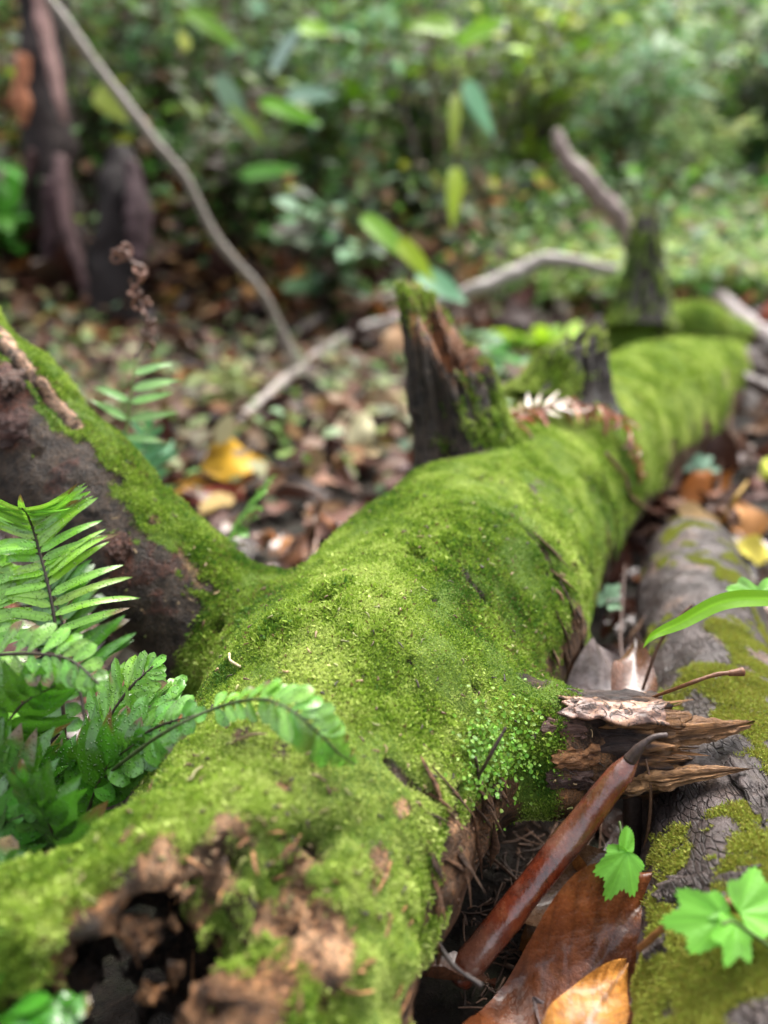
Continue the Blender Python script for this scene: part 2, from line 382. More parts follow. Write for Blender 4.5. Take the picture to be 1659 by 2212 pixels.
def surface_nets(F, lo, h):
    S = F < 0; nx, ny, nz = F.shape
    cn = np.zeros((nx-1, ny-1, nz-1), np.uint8)
    for a in (0, 1):
        for b in (0, 1):
            for c in (0, 1): cn += S[a:nx-1+a, b:ny-1+b, c:nz-1+c]
    act = (cn > 0) & (cn < 8); I = np.argwhere(act); idx = np.full(act.shape, -1, np.int32); idx[act] = np.arange(len(I), dtype=np.int32)
    pos = np.zeros((len(I), 3)); cnt = np.zeros(len(I))
    cs = [(a, b, c) for a in (0, 1) for b in (0, 1) for c in (0, 1)]; val = {c: F[I[:, 0]+c[0], I[:, 1]+c[1], I[:, 2]+c[2]] for c in cs}
    for p in cs:
        for ax in range(3):
            if p[ax]: continue
            q = list(p); q[ax] = 1; q = tuple(q); fa, fb = val[p], val[q]; x = (fa < 0) != (fb < 0)
            t = np.where(x, fa/np.where(x, fa-fb, 1), 0)
            e = np.array(p, float)[None].repeat(len(I), 0); e[:, ax] = t; pos[x] += e[x]; cnt[x] += 1
    V = lo+h*(I+pos/np.maximum(cnt, 1)[:, None]); Q = []
    for ax in range(3):
        o1, o2 = [k for k in range(3) if k != ax]
        A = np.moveaxis(S, (ax, o1, o2), (0, 1, 2)); D = np.moveaxis(idx, (ax, o1, o2), (0, 1, 2))
        e = A[:-1, 1:-1, 1:-1] != A[1:, 1:-1, 1:-1]; i, j, k = np.nonzero(e); inside = A[i, j+1, k+1]
        q = np.stack([D[i, j, k], D[i, j+1, k], D[i, j+1, k+1], D[i, j, k+1]], 1)
        flip = inside if ax != 1 else ~inside
        q[~flip] = q[~flip][:, ::-1]; Q.append(q)
    Q = np.concatenate(Q); return V, Q[(Q >= 0).all(1)]
Vl, Ql = surface_nets(FF, lo, H)
V0 = wor(Vl)
def vnorm(V, Q):
    n = np.cross(V[Q[:, 2]]-V[Q[:, 0]], V[Q[:, 3]]-V[Q[:, 1]]); N = np.zeros_like(V)
    for k in range(Q.shape[1]):
        for c in range(3): N[:, c] += np.bincount(Q[:, k], n[:, c], len(V))
    return unit(N)
N0 = vnorm(V0, Ql)
# which member each vertex belongs to
gd = {g: np.min([cap_d(Vl, a, b, ra, rb) for gg, a, b, ra, rb, k in prims if gg == g], 0) for g in ('trunk', 'limb', 'stub')}
limb = sstep(-.01, .03, gd['trunk']-gd['limb']); stub = sstep(-.006, .02, gd['trunk']-gd['stub'])
# large and small relief
s_al, t_al = Vl[:, 0], Vl[:, 1]
rel = .0055*fbm(V0*7, 3, 1)+.0026*fbm(V0*28, 3, 4)
groove = fbm(np.stack([s_al*5, t_al*34, Vl[:, 2]*34], -1), 3, 8)
side = sstep(-.02, .07, -t_al-.0)*sstep(.2, .05, Vl[:, 2])
rel = rel*(1-.75*limb)*(1-.7*stub)-.006*np.clip(groove, 0, 1)*side*(1-limb)
nearend = sstep(.20, .0, s_al)*(1-limb)
rel += nearend*(.0075*fbm(V0*45, 4, 12)+.004*np.abs(fbm(V0*22, 2, 17)))
rel += side*(1-limb)*(1-stub)*(.004*fbm(V0*np.array([60, 60, 30]), 3, 19)-.004*np.clip(fbm(V0*35, 2, 23), 0, 1))
rel += limb*.002*fbm(V0*70, 3, 3)+stub*(.0035*fbm(V0*np.array([25, 70, 70]), 3, 6))
V1 = V0+N0*rel[:, None]
BV = BVHTree.FromPolygons(V1.tolist(), Ql.tolist())
def surf(u, v):
    """the point of the log behind a point of the frame, and its normal"""
    d = P(u, v, 1.)-np.array([0, 0, CAMH]); h = BV.ray_cast(Vector((0, 0, CAMH)), Vector(d.tolist()))
    return (None, None) if h[0] is None else (np.array(h[0]), np.array(h[1]))
moss = np.ones(len(V1))
pits = [(700, 1285, .009, .016), (688, 1290, .006, .012), (905, 1195, .008, .012), (893, 1192, .006, .010), (325, 1127, .004, .010), (940, 1292, .004, .006), (470, 1356, .006, .012), (78, 976, .004, .006), (790, 1248, .004, .004), (1228, 1185, .004, .008), (1185, 1238, .004, .006), (590, 1345, .004, .005), (1010, 1350, .0035, .004), (885, 1430, .0035, .003), (1030, 1490, .004, .005)]
for u, v, r, dp in pits:
    p, n = surf(u, v)
    if p is None: continue
    dd = np.linalg.norm(V1-p, axis=1); g_ = np.exp(-(dd/r)**2); V1 -= N0*(g_*dp)[:, None]; moss -= 1.3*np.exp(-(dd/(r*.9))**2)
def crack(pts, r, dp, moss_r=None):
    pp = [surf(u, v)[0] for u, v in pts]; pp = [p for p in pp if p is not None]
    if len(pp) < 2: return
    d = np.min([np.linalg.norm(V1-q, axis=1) for q in catmull(np.array(pp), 12*len(pp))], 0)
    d = d*(1+.35*fbm(V1*120, 2, 31)); g_ = np.exp(-(d/r)**2); global_shift(g_*dp); moss.__isub__(1.5*np.exp(-(d/(moss_r or r))**2))
def global_shift(a): V1.__isub__(N0*a[:, None])
crack([(0, 745), (50, 800), (105, 862), (160, 920)], .0035, .014)
crack([(430, 1875), (500, 1850), (560, 1835), (630, 1820), (700, 1812)], .007, .034, .006)
crack([(1060, 1700), (1050, 1790), (1035, 1860)], .004, .012)
crack([(960, 1850), (985, 1760), (1000, 1700)], .003, .008)
crack([(840, 1640), (890, 1690), (940, 1720)], .003, .006)
crack([(960, 1180), (1010, 1240), (1050, 1300)], .003, .006)
crack([(1180, 1180), (1200, 1240), (1235, 1290)], .004, .008)
crack([(1120, 1130), (1160, 1165), (1185, 1205)], .003, .007)
N1 = vnorm(V1, Ql)
# moss mask
upz = N1[:, 2]
cx = V1[:, 0]
m_tr = sstep(-.55, .15, upz+.30*fbm(V1*9, 3, 21)+.15*fbm(V1*40, 2, 24))
rightlow = sstep(.165, .110, V1[:, 2]+.05*fbm(V1*14, 3, 25)+.02*fbm(V1*60, 2, 26)+.03*sstep(.7, 1.2, s_al))*sstep(0.0, -.05, t_al)
m_tr = m_tr*(1-rightlow)
m_li = sstep(.40, .66, upz*.75+.50*N1[:, 0]+.42*N1[:, 1]+.18*fbm(V1*16, 3, 22)+.12*fbm(V1*60, 2, 5)+.12*sstep(.08, .0, gd['trunk']))
m_st = sstep(.035, -.005, gd['trunk']-.02)
_pd = V1-np.array([0, 0, CAMH]); pu = CU+FPX*_pd[:, 0]/np.maximum(_pd[:, 1]*CP-_pd[:, 2]*SP, .05)
m_near = 1-nearend*sstep(.16, .02, np.linalg.norm(V1-P(470, 1960, .41), axis=1))*sstep(-.02, .42, fbm(V1*18, 3, 41)+.35*fbm(V1*60, 3, 44))*.95
moss = moss-.62*sstep(.55, 1.05, fbm(V1*13, 4, 111)+.25*fbm(V1*70, 2, 115))
moss = np.clip(moss, -1, 1)*m_near*(m_tr*(1-limb)*(1-stub)+m_li*limb+stub*m_st)
_b = [surf(u, v)[0] for u, v in ((480, 1770), (870, 1745), (330, 1690), (360, 1830), (640, 1870), (1150, 1470), (975, 1770), (700, 2020), (560, 1985), (450, 1900), (1430, 715), (610, 1700), (820, 1850))]
for p, r in zip(_b, (.010, .008, .010, .012, .010, .012, .008, .012, .012, .014, .02, .006, .008)):
    if p is not None: moss -= 1.1*np.exp(-((np.linalg.norm(V1-p, axis=1)*(1+.5*fbm(V1*90, 2, 51)))/r)**2)
pb = surf(985, 975)[0]
if pb is not None: moss -= 1.2*sstep(.075, .045, np.linalg.norm((V1-pb)*np.array([1, 1, 1.6]), axis=1)+.01*fbm(V1*40, 2, 6))
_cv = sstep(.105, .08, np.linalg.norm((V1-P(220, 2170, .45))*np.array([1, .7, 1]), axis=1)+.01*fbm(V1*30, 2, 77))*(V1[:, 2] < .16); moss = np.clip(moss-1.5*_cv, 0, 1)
pv = CV-FPX*(_pd[:, 1]*SP+_pd[:, 2]*CP)/np.maximum(_pd[:, 1]*CP-_pd[:, 2]*SP, .05)
rot = sstep(1885, 1975, pv+45*fbm(V1*30, 3, 121))*sstep(215, 280, pu)*sstep(800, 690, pu)*(s_al < .2)*sstep(-.55, .15, fbm(V1*38, 3, 125))
moss = np.clip(moss-.72*rot, 0, 1)
# bare wood and bark colours under it
wood = np.array([.20, .105, .05]); dark = np.array([.018, .012, .009]); bark = np.array([.060, .041, .029]); rust = np.array([.085, .032, .020]); pale = np.array([.50, .30, .17])
nb = fbm(V1*14, 3, 61)[:, None]; nc = fbm(V1*33, 3, 66)[:, None]
col = bark*(1+.4*nb)
col = col*(1-limb[:, None])*1.0+limb[:, None]*np.where(nc > .55, rust, bark*(1.0+.35*nb))
near_w = (np.maximum(nearend*sstep(.0, .5, fbm(V1*30, 2, 71)), rot*sstep(-.5, .3, fbm(V1*50, 3, 72))))[:, None]; col = col*(1-near_w)+near_w*(wood*1.15)*(1+.5*fbm(V1*45, 3, 78)[:, None])
rl = (rightlow*(1-limb))[:, None]; col = col*(1-rl)+rl*(wood*(.75+.5*nc))
for p, r in zip(_b, (.012, .010, .012, .014, .012, 0, .010, .014, .014, .016, 0, .008, .01)):
    if p is not None and r: g_ = np.exp(-(np.linalg.norm(V1-p, axis=1)*(1+.5*fbm(V1*90, 2, 51))/r)**4)[:, None]; col = col*(1-g_)+g_*pale*(.75+.6*fbm(V1*60, 2, 53)[:, None])
# the pale torn strip along the top edge of the limb and its flaking bark
def strip(pts, r, c, mk_=1.2):
    global moss, col
    pp = [surf(u, v)[0] for u, v in pts]; pp = [p for p in pp if p is not None]
    if len(pp) < 2: return
    d = np.min([np.linalg.norm(V1-q, axis=1) for q in catmull(np.array(pp), 16*len(pp))], 0); d = d*(1+.5*fbm(V1*70, 2, 33))
    g_ = sstep(r*1.2, r*.7, d); moss = np.clip(moss-mk_*g_, 0, 1); col = col*(1-g_[:, None])+g_[:, None]*c
strip([(3, 715), (30, 748), (75, 805), (120, 860), (170, 915)], .0060, np.array([.62, .40, .28]))
strip([(330, 1110), (385, 1180), (430, 1260)], .0035, np.array([.24, .16, .08]), .45)
strip([(8, 800), (20, 850), (30, 930)], .016, rust*1.3)
strip([(240, 1180), (265, 1230)], .014, rust*1.1)
col = col*(1-_cv[:, None])+_cv[:, None]*np.array([.03, .018, .012]); col = np.clip(col, 0, .8)  # shade deep in the near-end hollow painted in as a darker wood colour
log = thing('fallen_log', 'big fallen log covered in bright green moss, with a raised limb and upright broken stubs', 'log', (.1, .75, 0))
def inv(o): o.matrix_parent_inverse.identity(); return o
LOGO = np.array([.1, .75, 0])
fp = (limb[Ql].mean(1) > .5)*1+(stub[Ql].mean(1) > .5)*2
for nm, k, lab in (('trunk', 0, None), ('limb', 1, 'thick bare-sided limb rising to the upper left, moss along its upper edge'), ('broken_branch', 2, 'short snapped side branch with splintered orange wood')):
    q = Ql[fp == k]; u_, iv = np.unique(q, return_inverse=True); iv = iv.reshape(q.shape)
    o = mk(nm, V1[u_]-LOGO, iv, M['log'], log, col=col[u_], moss=moss[u_])
    o.data.normals_split_custom_set_from_vertices(N1[u_].tolist())
    if lab: o['label'] = lab
    if k == 2: stub_obj = o
# ------------------------------------------------------------------ moss fibres
def sample(V, Q, dens_v, N, n):
    a = .5*np.linalg.norm(np.cross(V[Q[:, 2]]-V[Q[:, 0]], V[Q[:, 3]]-V[Q[:, 1]]), axis=1)*dens_v[Q].mean(1)
    cs = np.cumsum(a); f = np.searchsorted(cs, rng.random(n)*cs[-1]); a_, b_ = rng.random((2, n, 1)); q = Q[f]
    mixv = lambda A: (A[q[:, 0]]*(1-a_)+A[q[:, 1]]*a_)*(1-b_)+(A[q[:, 3]]*(1-a_)+A[q[:, 2]]*a_)*b_
    return mixv(V), unit(mixv(N)), f
def fibres(Pp, Nn, Ll, Wd, colr, tilt=.9):
    n = len(Pp); r = rng.normal(0, 1, (n, 3)); d = unit(Nn+tilt*r*.6); side = unit(np.cross(d, rng.normal(0, 1, (n, 3)))); b2 = unit(d+.55*rng.normal(0, 1, (n, 3)))
    L_ = Ll[:, None]; W_ = Wd[:, None]; base = Pp-Nn*.0008
    mid = base+d*L_*.5; tip = mid+b2*L_*.5
    V = np.stack([base, mid+side*W_, tip, mid-side*W_], 1).reshape(-1, 3)
    F = np.arange(n*4).reshape(-1, 4); return V, F, np.repeat(colr, 4, 0)
cw = np.array([0, 0, CAMH])
dist = np.linalg.norm(V1-cw, axis=1)
near_w_ = 1/np.clip(dist, .32, 3.)**1.7
msharp = sstep(.30, .6, moss+.12*fbm(V1*130, 2, 81))
dens = msharp*near_w_*np.where(V1[:, 2] < .0, 0, 1)
NF = 1150000
Pp, Nn, fi = sample(V1, Ql, dens, N1, NF)
def moss_tint(p):
    a = fbm(p*6, 3, 91); b = fbm(p*22, 3, 95); c = fbm(p*80, 2, 99)
    t = np.clip(.52+.42*a+.28*b+.25*c+rng.normal(0, .20, len(p)), 0, 1)[:, None]
    g0 = np.array([.062, .155, .015]); g1 = np.array([.29, .42, .045]); g2 = np.array([.56, .65, .19])
    cc = np.where(t < .5, g0+(g1-g0)*t*2, g1+(g2-g1)*(t*2-1))
    br = (rng.random(len(p)) < .03+.10*(a < -.4))[:, None]
    return np.where(br, np.array([.16, .12, .045]), cc)
dd = np.linalg.norm(Pp-cw, axis=1)
Lf = (.0015+.0017*rng.random(NF)**1.5)*(1+.55*np.clip(dd-.6, 0, 2))*(1+.6*(rng.random(NF) < .04))
lush = np.clip(fbm(Pp*26, 3, 103)*.7+.95, .68, 2.1); Lf *= lush
nearm = sstep(.45, .3, dd); Lf *= (1+.5*nearm)
V_, F_, c_ = fibres(Pp, Nn, Lf, Lf*.16+.00016*(1+dd), moss_tint(Pp))
mo = mk('moss', V_-LOGO, F_, M['mossfib'], log, col=c_, smooth=False); mo['kind'] = 'stuff'
# ------------------------------------------------------------------ broken stubs: a jagged, hollow tube of wood fibre
def jag(base, tip, r0, r1, hf, seed, inner=.62, depth=.5, seg=72, rings=26, sq=1., ribs=.12, colout=None, colin=None, mossf=None, flare=.25, tearz=1.):
    base, tip = np.asarray(base, float), np.asarray(tip, float); ax = tip-base; Lh = np.linalg.norm(ax); T = ax/Lh
    N = unit(np.cross(T, [0, 1, .1])); B = np.cross(T, N); a = np.linspace(0, 2*np.pi, seg, endpoint=False)
    h = np.clip(hf(a), .12, 1.25)
    dirs = np.cos(a)[:, None]*N+np.sin(a)[:, None]*B*sq
    rib = 1+ribs*vnoise(np.stack([np.cos(a)*5+seed, np.sin(a)*5, a*0], -1), seed)+ribs*.8*vnoise(np.stack([np.cos(a)*13, np.sin(a)*13+seed, a*0], -1), seed+1)
    R = []; K = []
    for q in np.linspace(0, 1, rings):
        t = q*h; rr = (r0+(r1-r0)*t)*rib*(1+flare*np.exp(-t*9))
        p = base+T*(t*Lh)[:, None]+dirs*rr[:, None]; R.append(p); K.append(np.stack([t, q+0*t, 0*t], -1))
    for q in np.linspace(.985, 1-depth, 12):
        t = q*h; f = inner+(1-inner)*np.clip((q-.9)/.1, 0, 1)*.8-.25*(1-q)
        rr = (r0+(r1-r0)*t)*rib*f; R.append(base+T*(t*Lh)[:, None]+dirs*rr[:, None]); K.append(np.stack([t, q+0*t, 1+0*t], -1))
    t = (1-depth)*h.mean(); R.append(np.repeat((base+T*t*Lh)[None], seg, 0)); K.append(np.stack([t+0*a, 0*a, 1+0*a], -1))
    R = np.array(R); K = np.array(K); m = len(R)
    qn = R.reshape(-1, 3); ang = np.tile(a, m)
    st = np.stack([np.cos(ang)*9, np.sin(ang)*9, (K[..., 0].ravel()*Lh)*22], -1)
    dsp = fbm(st+seed, 3, seed)*.10*r0+fbm(qn*110, 2, seed+3)*.0018
    qn = qn+np.repeat(dirs[None], m, 0).reshape(-1, 3)*dsp[:, None]*sstep(0, .1, K[..., 0].ravel())[:, None]
    i, j = np.meshgrid(np.arange(m-1), np.arange(seg), indexing='ij'); i = i.ravel(); j = j.ravel(); j2 = (j+1) % seg
    F = np.stack([i*seg+j, i*seg+j2, (i+1)*seg+j2, (i+1)*seg+j], 1)
    ins = K[..., 2].ravel(); q_ = K[..., 1].ravel(); t_ = K[..., 0].ravel(); nz = fbm(st*1.3+9, 3, seed+8)
    co_ = np.array(colout if colout is not None else dark*1.5); ci = np.array(colin if colin is not None else wood)
    ff = np.clip(ins+sstep(.80, .97, q_)*sstep(-.4, .5, nz)+0., 0, 1)[:, None]
    colr = co_*(1+.5*np.clip(nz, -1, 1))[:, None]*(1-ff)+ci*(1+.7*np.clip(fbm(st*2, 2, seed+20), -1, 1))[:, None]*ff
    ms = mossf(qn, t_, ins, nz) if mossf else np.zeros(len(qn))
    return qn, F, np.clip(colr, 0, .8), np.clip(ms, 0, 1)
def jag_obj(name, label, args, kw, nfib=0, fl=.004):
    V, F, cc, ms = jag(*args, **kw)
    o = mk(name, V-LOGO, F, M['log'], log, col=cc, moss=ms*.9); o['label'] = label
    if nfib:
        N = vnorm(V, F)
        if ((V-V.mean(0))*N).sum() < 0: N = -N
        Pq, Nq, _ = sample(V, F, ms**2+1e-6, N, nfib); L_ = fl*(.6+.8*rng.random(nfib))
        a, b, c = fibres(Pq, Nq, L_, L_*.14+.0002, moss_tint(Pq)*.85); x = mk('moss', a-LOGO, b, M['mossfib'], o, col=c, smooth=False); x['kind'] = 'stuff'
    return o
def hk(pts, nz=.07, sd=1, fq=6):
    """height profile: angle in degrees -> height, with ragged teeth"""
    A = np.radians([p[0] for p in pts]); Hh = np.array([p[1] for p in pts]); A = np.concatenate([A-2*np.pi, A, A+2*np.pi]); Hh = np.tile(Hh, 3)
    return lambda a: np.interp(a, A, Hh)+nz*vnoise(np.stack([np.cos(a)*fq, np.sin(a)*fq, a*0+sd], -1), sd)+nz*.7*vnoise(np.stack([np.cos(a)*fq*3, np.sin(a)*fq*3, a*0+sd], -1), sd+5)
# N axis of jag = cross(T,[0,1,.1]) ~ points to -x..; B then roughly towards/away from the camera
def basept(u, v, sink=.03):
    p, n = surf(u, v); return p-n*sink, float((p-cw)@np.array([0, CP, -SP]))
S1, D1 = basept(995, 965); S2, D2 = basept(1222, 845, .02); S3, D3 = basept(1385, 700, .02)
jag_obj('stub', 'tall upright hollow stub with dark walls and crumbling orange wood inside',
        (S1, P(922, 606, D1), .059, .030, hk([(0, 1.0), (30, .96), (60, .74), (90, .52), (130, .46), (180, .56), (220, .62), (250, .86), (280, 1.0), (330, 1.0)], .05, 3), 5),
        dict(colout=np.array([.042, .029, .020]), colin=np.array([.26, .11, .045]), depth=.55, inner=.5, mossf=lambda p, t, i, n: np.clip(sstep(.72, .98, t)*sstep(-.1, .35, n+.1)+sstep(.35, .8, n+(p[:, 0]-p[:, 0].mean())*14)*.7*(1-i), 0, 1)), 9000, .006)
jag_obj('stub', 'short squat stub, green with moss on one side and black on the other',
        (S2, P(1262, 684, D2), .070, .026, hk([(0, .50), (60, .6), (110, .8), (150, 1.02), (190, 1.0), (240, .95), (300, .62)], .08, 9), 12),
        dict(colout=dark*1.3, colin=dark*3, depth=.3, mossf=lambda p, t, i, n: np.clip(sstep(.35, .8, n+.2-(p[:, 0]-p[:, 0].mean())*10)*.8, 0, 1)), 7000, .007)
jag_obj('stub', 'far pointed stub with moss down both edges, dark in the middle',
        (S3, P(1400, 445, D3), .082, .024, hk([(0, .9), (60, .85), (120, .9), (180, 1.0), (240, 1.0), (300, .95)], .06, 14), 16),
        dict(colout=dark*1.2, colin=dark*3, depth=.3, mossf=lambda p, t, i, n: np.clip(sstep(.35, .8, n+np.abs(p[:, 0]-p[:, 0].mean())*9), 0, 1)), 7000, .009)
# the snapped side branch: ragged sleeve, long splinters, a flake of bark
SB = stub_obj
def sub(name, V, F, mat, cc, parent, off=LOGO, **k): return mk(name, np.asarray(V)-off, F, mat, parent, col=cc, **k)
b0 = P(1150, 1612, .60); b1 = P(1500, 1606, .60)
V, F, cc, ms = jag(b0, b1, .0405, .033, hk([(0, .70), (40, .62), (90, .80), (130, .66), (180, .85), (230, .72), (270, .9), (320, .75)], .13, 21, 9), 22, colout=np.array([.055, .032, .026]), colin=np.array([.34, .17, .07]), depth=.45, inner=.6, ribs=.10, flare=0., seg=96, rings=40)
sub('splintered_end', V, F, M['raw'], cc, SB)
for i in range(130):
    a = rng.uniform(0, 6.28); rr = .008+.022*rng.random(); c0 = P(1245+90*rng.random(), 1610, .60)+np.array([0, np.cos(a)*rr, np.sin(a)*rr]); ln = rng.uniform(.03, .07)
    dv = unit(np.array([1, rng.normal(0, .10), rng.normal(0, .12)]))
    V, F = tube_arrays([c0, c0+dv*ln*.5+rng.normal(0, .001, 3), c0+dv*ln], [.0015+.0035*rng.random()**2, .0024, .0003], n=14, seg=8, rough=.4, rfreq=200, seed=i, flat=.45, ribs=.35)
    sub('splinter', V, F, M['raw'], np.array([.50, .24, .09])*rng.uniform(.35, 1.2), SB)
for nm, pts, rad, fl, cc in (('splinter', [P(1330, 1600, .585), P(1450, 1588, .585), P(1540, 1578, .588), P(1604, 1566, .59)], [.013, .0125, .008, .0045], .55, (.34, .175, .075)),
                    ('splinter', [P(1310, 1680, .585), P(1420, 1684, .57), P(1500, 1674, .56), P(1604, 1663, .55)], [.013, .011, .008, .0006], .45, (.40, .22, .10)),
                    ('splinter', [P(1340, 1640, .60), P(1430, 1640, .60), P(1500, 1645, .60)], [.012, .010, .002], .5, (.16, .085, .04))):
    V, F = tube_arrays(pts, rad, n=70, seg=40, rough=.45, rfreq=110, seed=5, flat=fl, ribs=.6); sub(nm, V, F, M['raw'], cc, SB)
def sheet(pts4, nu, nv, dz, seed, th=.003):
    """thick curled plate through four corners a b c d"""
    a, b, c, d = (np.asarray(p, float) for p in pts4); u, v = np.meshgrid(np.linspace(0, 1, nu), np.linspace(0, 1, nv), indexing='ij'); u = u.ravel()[:, None]; v = v.ravel()[:, None]
    ee = .10*vnoise(np.hstack([u*7, v*7, u*0]), seed); 
    u2 = np.clip(u+ee[:, None]*(np.abs(u-.5) > .4)*1., -.1, 1.1); v2 = v+.12*vnoise(np.hstack([v*6, u*8, u*0]), seed+2)[:, None]*(np.abs(v-.5) > .4)
    Q = (a*(1-u2)+b*u2)*(1-v2)+(d*(1-u2)+c*u2)*v2; n = unit(np.cross(b-a, d-a)); n = n if n[2] > 0 or abs(n[2]) < .1 else -n
    Q = Q+n*(dz*np.sin(np.pi*v)+.0015*fbm(np.hstack([u*6, v*6, u*0]), 3, seed)[:, None]); V = np.vstack([Q, Q-n*th]); k = nu*nv
    i, j = np.meshgrid(np.arange(nu-1), np.arange(nv-1), indexing='ij'); i = i.ravel(); j = j.ravel(); f = np.stack([i*nv+j, (i+1)*nv+j, (i+1)*nv+j+1, i*nv+j+1], 1)
    rim = [i*nv for i in range(nu)]+[(nu-1)*nv+j for j in range(1, nv)]+[i*nv+nv-1 for i in range(nu-2, -1, -1)]+[j for j in range(nv-2, 0, -1)]; rim = np.array(rim); r2 = np.roll(rim, -1)
    return V, np.vstack([f, f[:, ::-1]+k, np.stack([rim, rim+k, r2+k, r2], 1)])
def m_flake():
    s = NT('bark_flake'); n = s.noise(60, 5, .7); c = s.ramp(n, [(.36, (.08, .045, .035)), (.47, (.20, .11, .08)), (.55, (.36, .20, .12)), (.66, (.12, .075, .06))])
    k = s.ramp(s.noise(110, 6, .75, dist=1.5), [(.40, 0.), (.46, 1.)]); c = s.mix(k, (.05, .03, .025), c)
    return s.bsdf(c, .4, .5, s.bump(s.math('ADD', n, k), .002, .8))
M['flake'] = m_flake()
V, F = sheet((P(1215, 1550, .553), P(1432, 1568, .556), P(1425, 1516, .575), P(1205, 1505, .58)), 44, 20, .005, 3, .0016); sub('bark_flake', V, F, M['flake'], (.4, .25, .2), SB)
V, F = sheet((P(1300, 1572, .568), P(1500, 1565, .57), P(1470, 1535, .58), P(1310, 1548, .578)), 34, 14, .003, 8, .002); sub('bark_flake', V, F, M['raw'], (.30, .15, .06), SB)
for k_, (q4, cc) in enumerate([(((1195, 1660), (1290, 1655), (1285, 1612), (1200, 1618)), (.36, .17, .07)), (((1170, 1590), (1260, 1600), (1262, 1560), (1175, 1552)), (.16, .085, .065)), (((1180, 1700), (1270, 1705), (1275, 1668), (1185, 1660)), (.10, .055, .045))]):
    pts = [surf(u, v) for u, v in q4]
    if all(p[0] is not None for p in pts): V, F = sheet([p+n*.0022 for p, n in pts], 24, 12, .002, 50+k_, .0018); sub('bark_flake', V, F, M['raw'], cc, SB)
TR = [o for o in log.children if o.name.startswith('trunk')][0]
g = np.random.default_rng(33)
for (n_c, ur, vr, ln, wd, dn, cc) in ((44, (240, 900), (1790, 2212), (.004, .020), (.0006, .0022), None, (.48, .24, .11)), (50, (930, 1090), (1690, 2205), (.015, .05), (.0015, .004), (-.1, .2, -1), (.20, .10, .05)), (26, (1190, 1330), (1130, 1500), (.015, .05), (.0015, .0035), (0, .1, -1), (.22, .12, .06))):
    mb = MB()
    for _ in range(n_c):
        p, n = surf(g.uniform(*ur), g.uniform(*vr))
        if p is None or p[2] < .005: continue
        t = np.array(dn, float) if dn else np.array([.45, .9, 0])*g.choice([-1, 1])+g.normal(0, .5, 3); t = unit(t+g.normal(0, .12, 3)-n*np.dot(t, n)); L_ = g.uniform(*ln); q = p+n*g.uniform(-.0005, .002)
        V, F = tube_arrays([q-t*L_*.5-n*.002, q+n*.001, q+t*L_*.5+n*g.uniform(-.001, .004)], [g.uniform(*wd)*.4, g.uniform(*wd), .0004], n=14, seg=10, rough=.4, rfreq=160, seed=_, flat=.4, ribs=.45)
        mk('wood_splinter', V-LOGO-0, F, M['raw'], None, col=np.clip(np.array(cc)*g.uniform(.3, 1.5), 0, .8)).parent = TR
# flaking bark on the limb
LB = [o for o in log.children if o.name.startswith('limb')][0]
def flake_at(uv4, lift, seed, cc):
    pts = []
    for u, v in uv4:
        p, n = surf(max(u, 2), v); pts.append(p+n*lift if p is not None else None)
    if any(p is None for p in pts): return
    V, F = sheet(pts, 20, 16, lift*1.4, seed, .0016); sub('bark_flake', V, F, M['raw'], cc, LB)
flake_at([(3, 900), (60, 885), (66, 950), (5, 968)], .003, 4, (.075, .028, .02))
flake_at([(4, 812), (48, 800), (54, 840), (6, 862)], .003, 6, (.12, .06, .04))
flake_at([(230, 1185), (272, 1150), (285, 1190), (262, 1222)], .002, 7, (.09, .035, .022))
# ------------------------------------------------------------------ the grey log on the right
def m_grey():
    s = NT('grey_bark'); c = s.attr('Col'); n1 = s.noise(45, 6, .7); n2 = s.noise(260, 4, .7); pn = s.noise(14, 4, .6)
    base = s.ramp(pn, [(.32, (.022, .015, .013)), (.45, (.06, .045, .042)), (.56, (.10, .078, .074)), (.68, (.18, .11, .075))])
    base = s.mix(s.ramp(n1, [(.40, .85), (.54, 0.)]), base, (.030, .022, .02)); base = s.mix(s.ramp(n2, [(.38, .6), (.5, 0.)]), base, (.06, .045, .04))
    ve = s.scale((1.9, .55, 1.9)); k = s.ramp(s.voro(120, 'DISTANCE_TO_EDGE', vec=ve), [(0., 0.), (.11, 1.)]); k2 = s.ramp(s.noise(38, 4), [(.46, 0.), (.56, 1.)])
    kk = s.math('MAXIMUM', k, k2); base = s.mix(s.math('ADD', s.math('MULTIPLY', kk, .6), .4), (.028, .02, .018), base)
    ms = s.attr('moss', 'Fac'); f = s.ramp(s.math('ADD', ms, s.math('MULTIPLY', s.math('SUBTRACT', n1, .5), 1.2)), [(.45, 0.), (.6, 1.)])
    base = s.mix(f, base, s.mix(n2, (.03, .04, .008), (.13, .15, .025)))
    r = s.ramp(pn, [(.4, .3), (.6, .55)])
    return s.bsdf(base, r, .3, s.bump(s.math('ADD', s.math('ADD', n1, s.math('MULTIPLY', n2, .35)), s.math('MULTIPLY', kk, .5)), .004, 1.))
M['grey'] = m_grey()
GL = [G(1497, 1205, .06), G(1512, 1330, .062), G(1535, 1500, .064), G(1575, 1750, .066), G(1640, 2060, .068), G(1720, 2500, .068)]
GLO = GL[0]*[1, 1, 0]
seg = 120; n_ = 330
V, F = tube_arrays(GL, [.056, .066, .064, .067, .069, .070, .072], n=n_, seg=seg)
ctr = np.repeat(np.vstack([catmull(GL, n_)[:1]]*2+[catmull(GL, n_)]+[catmull(GL, n_)[-1:]]*2), seg, 0); Nr = unit(V-ctr)
V = V+Nr*(.0045*fbm(V*13, 3, 3)+.0016*fbm(V*70, 3, 8)-.002*np.clip(fbm(V*32, 2, 15), 0, 1))[:, None]
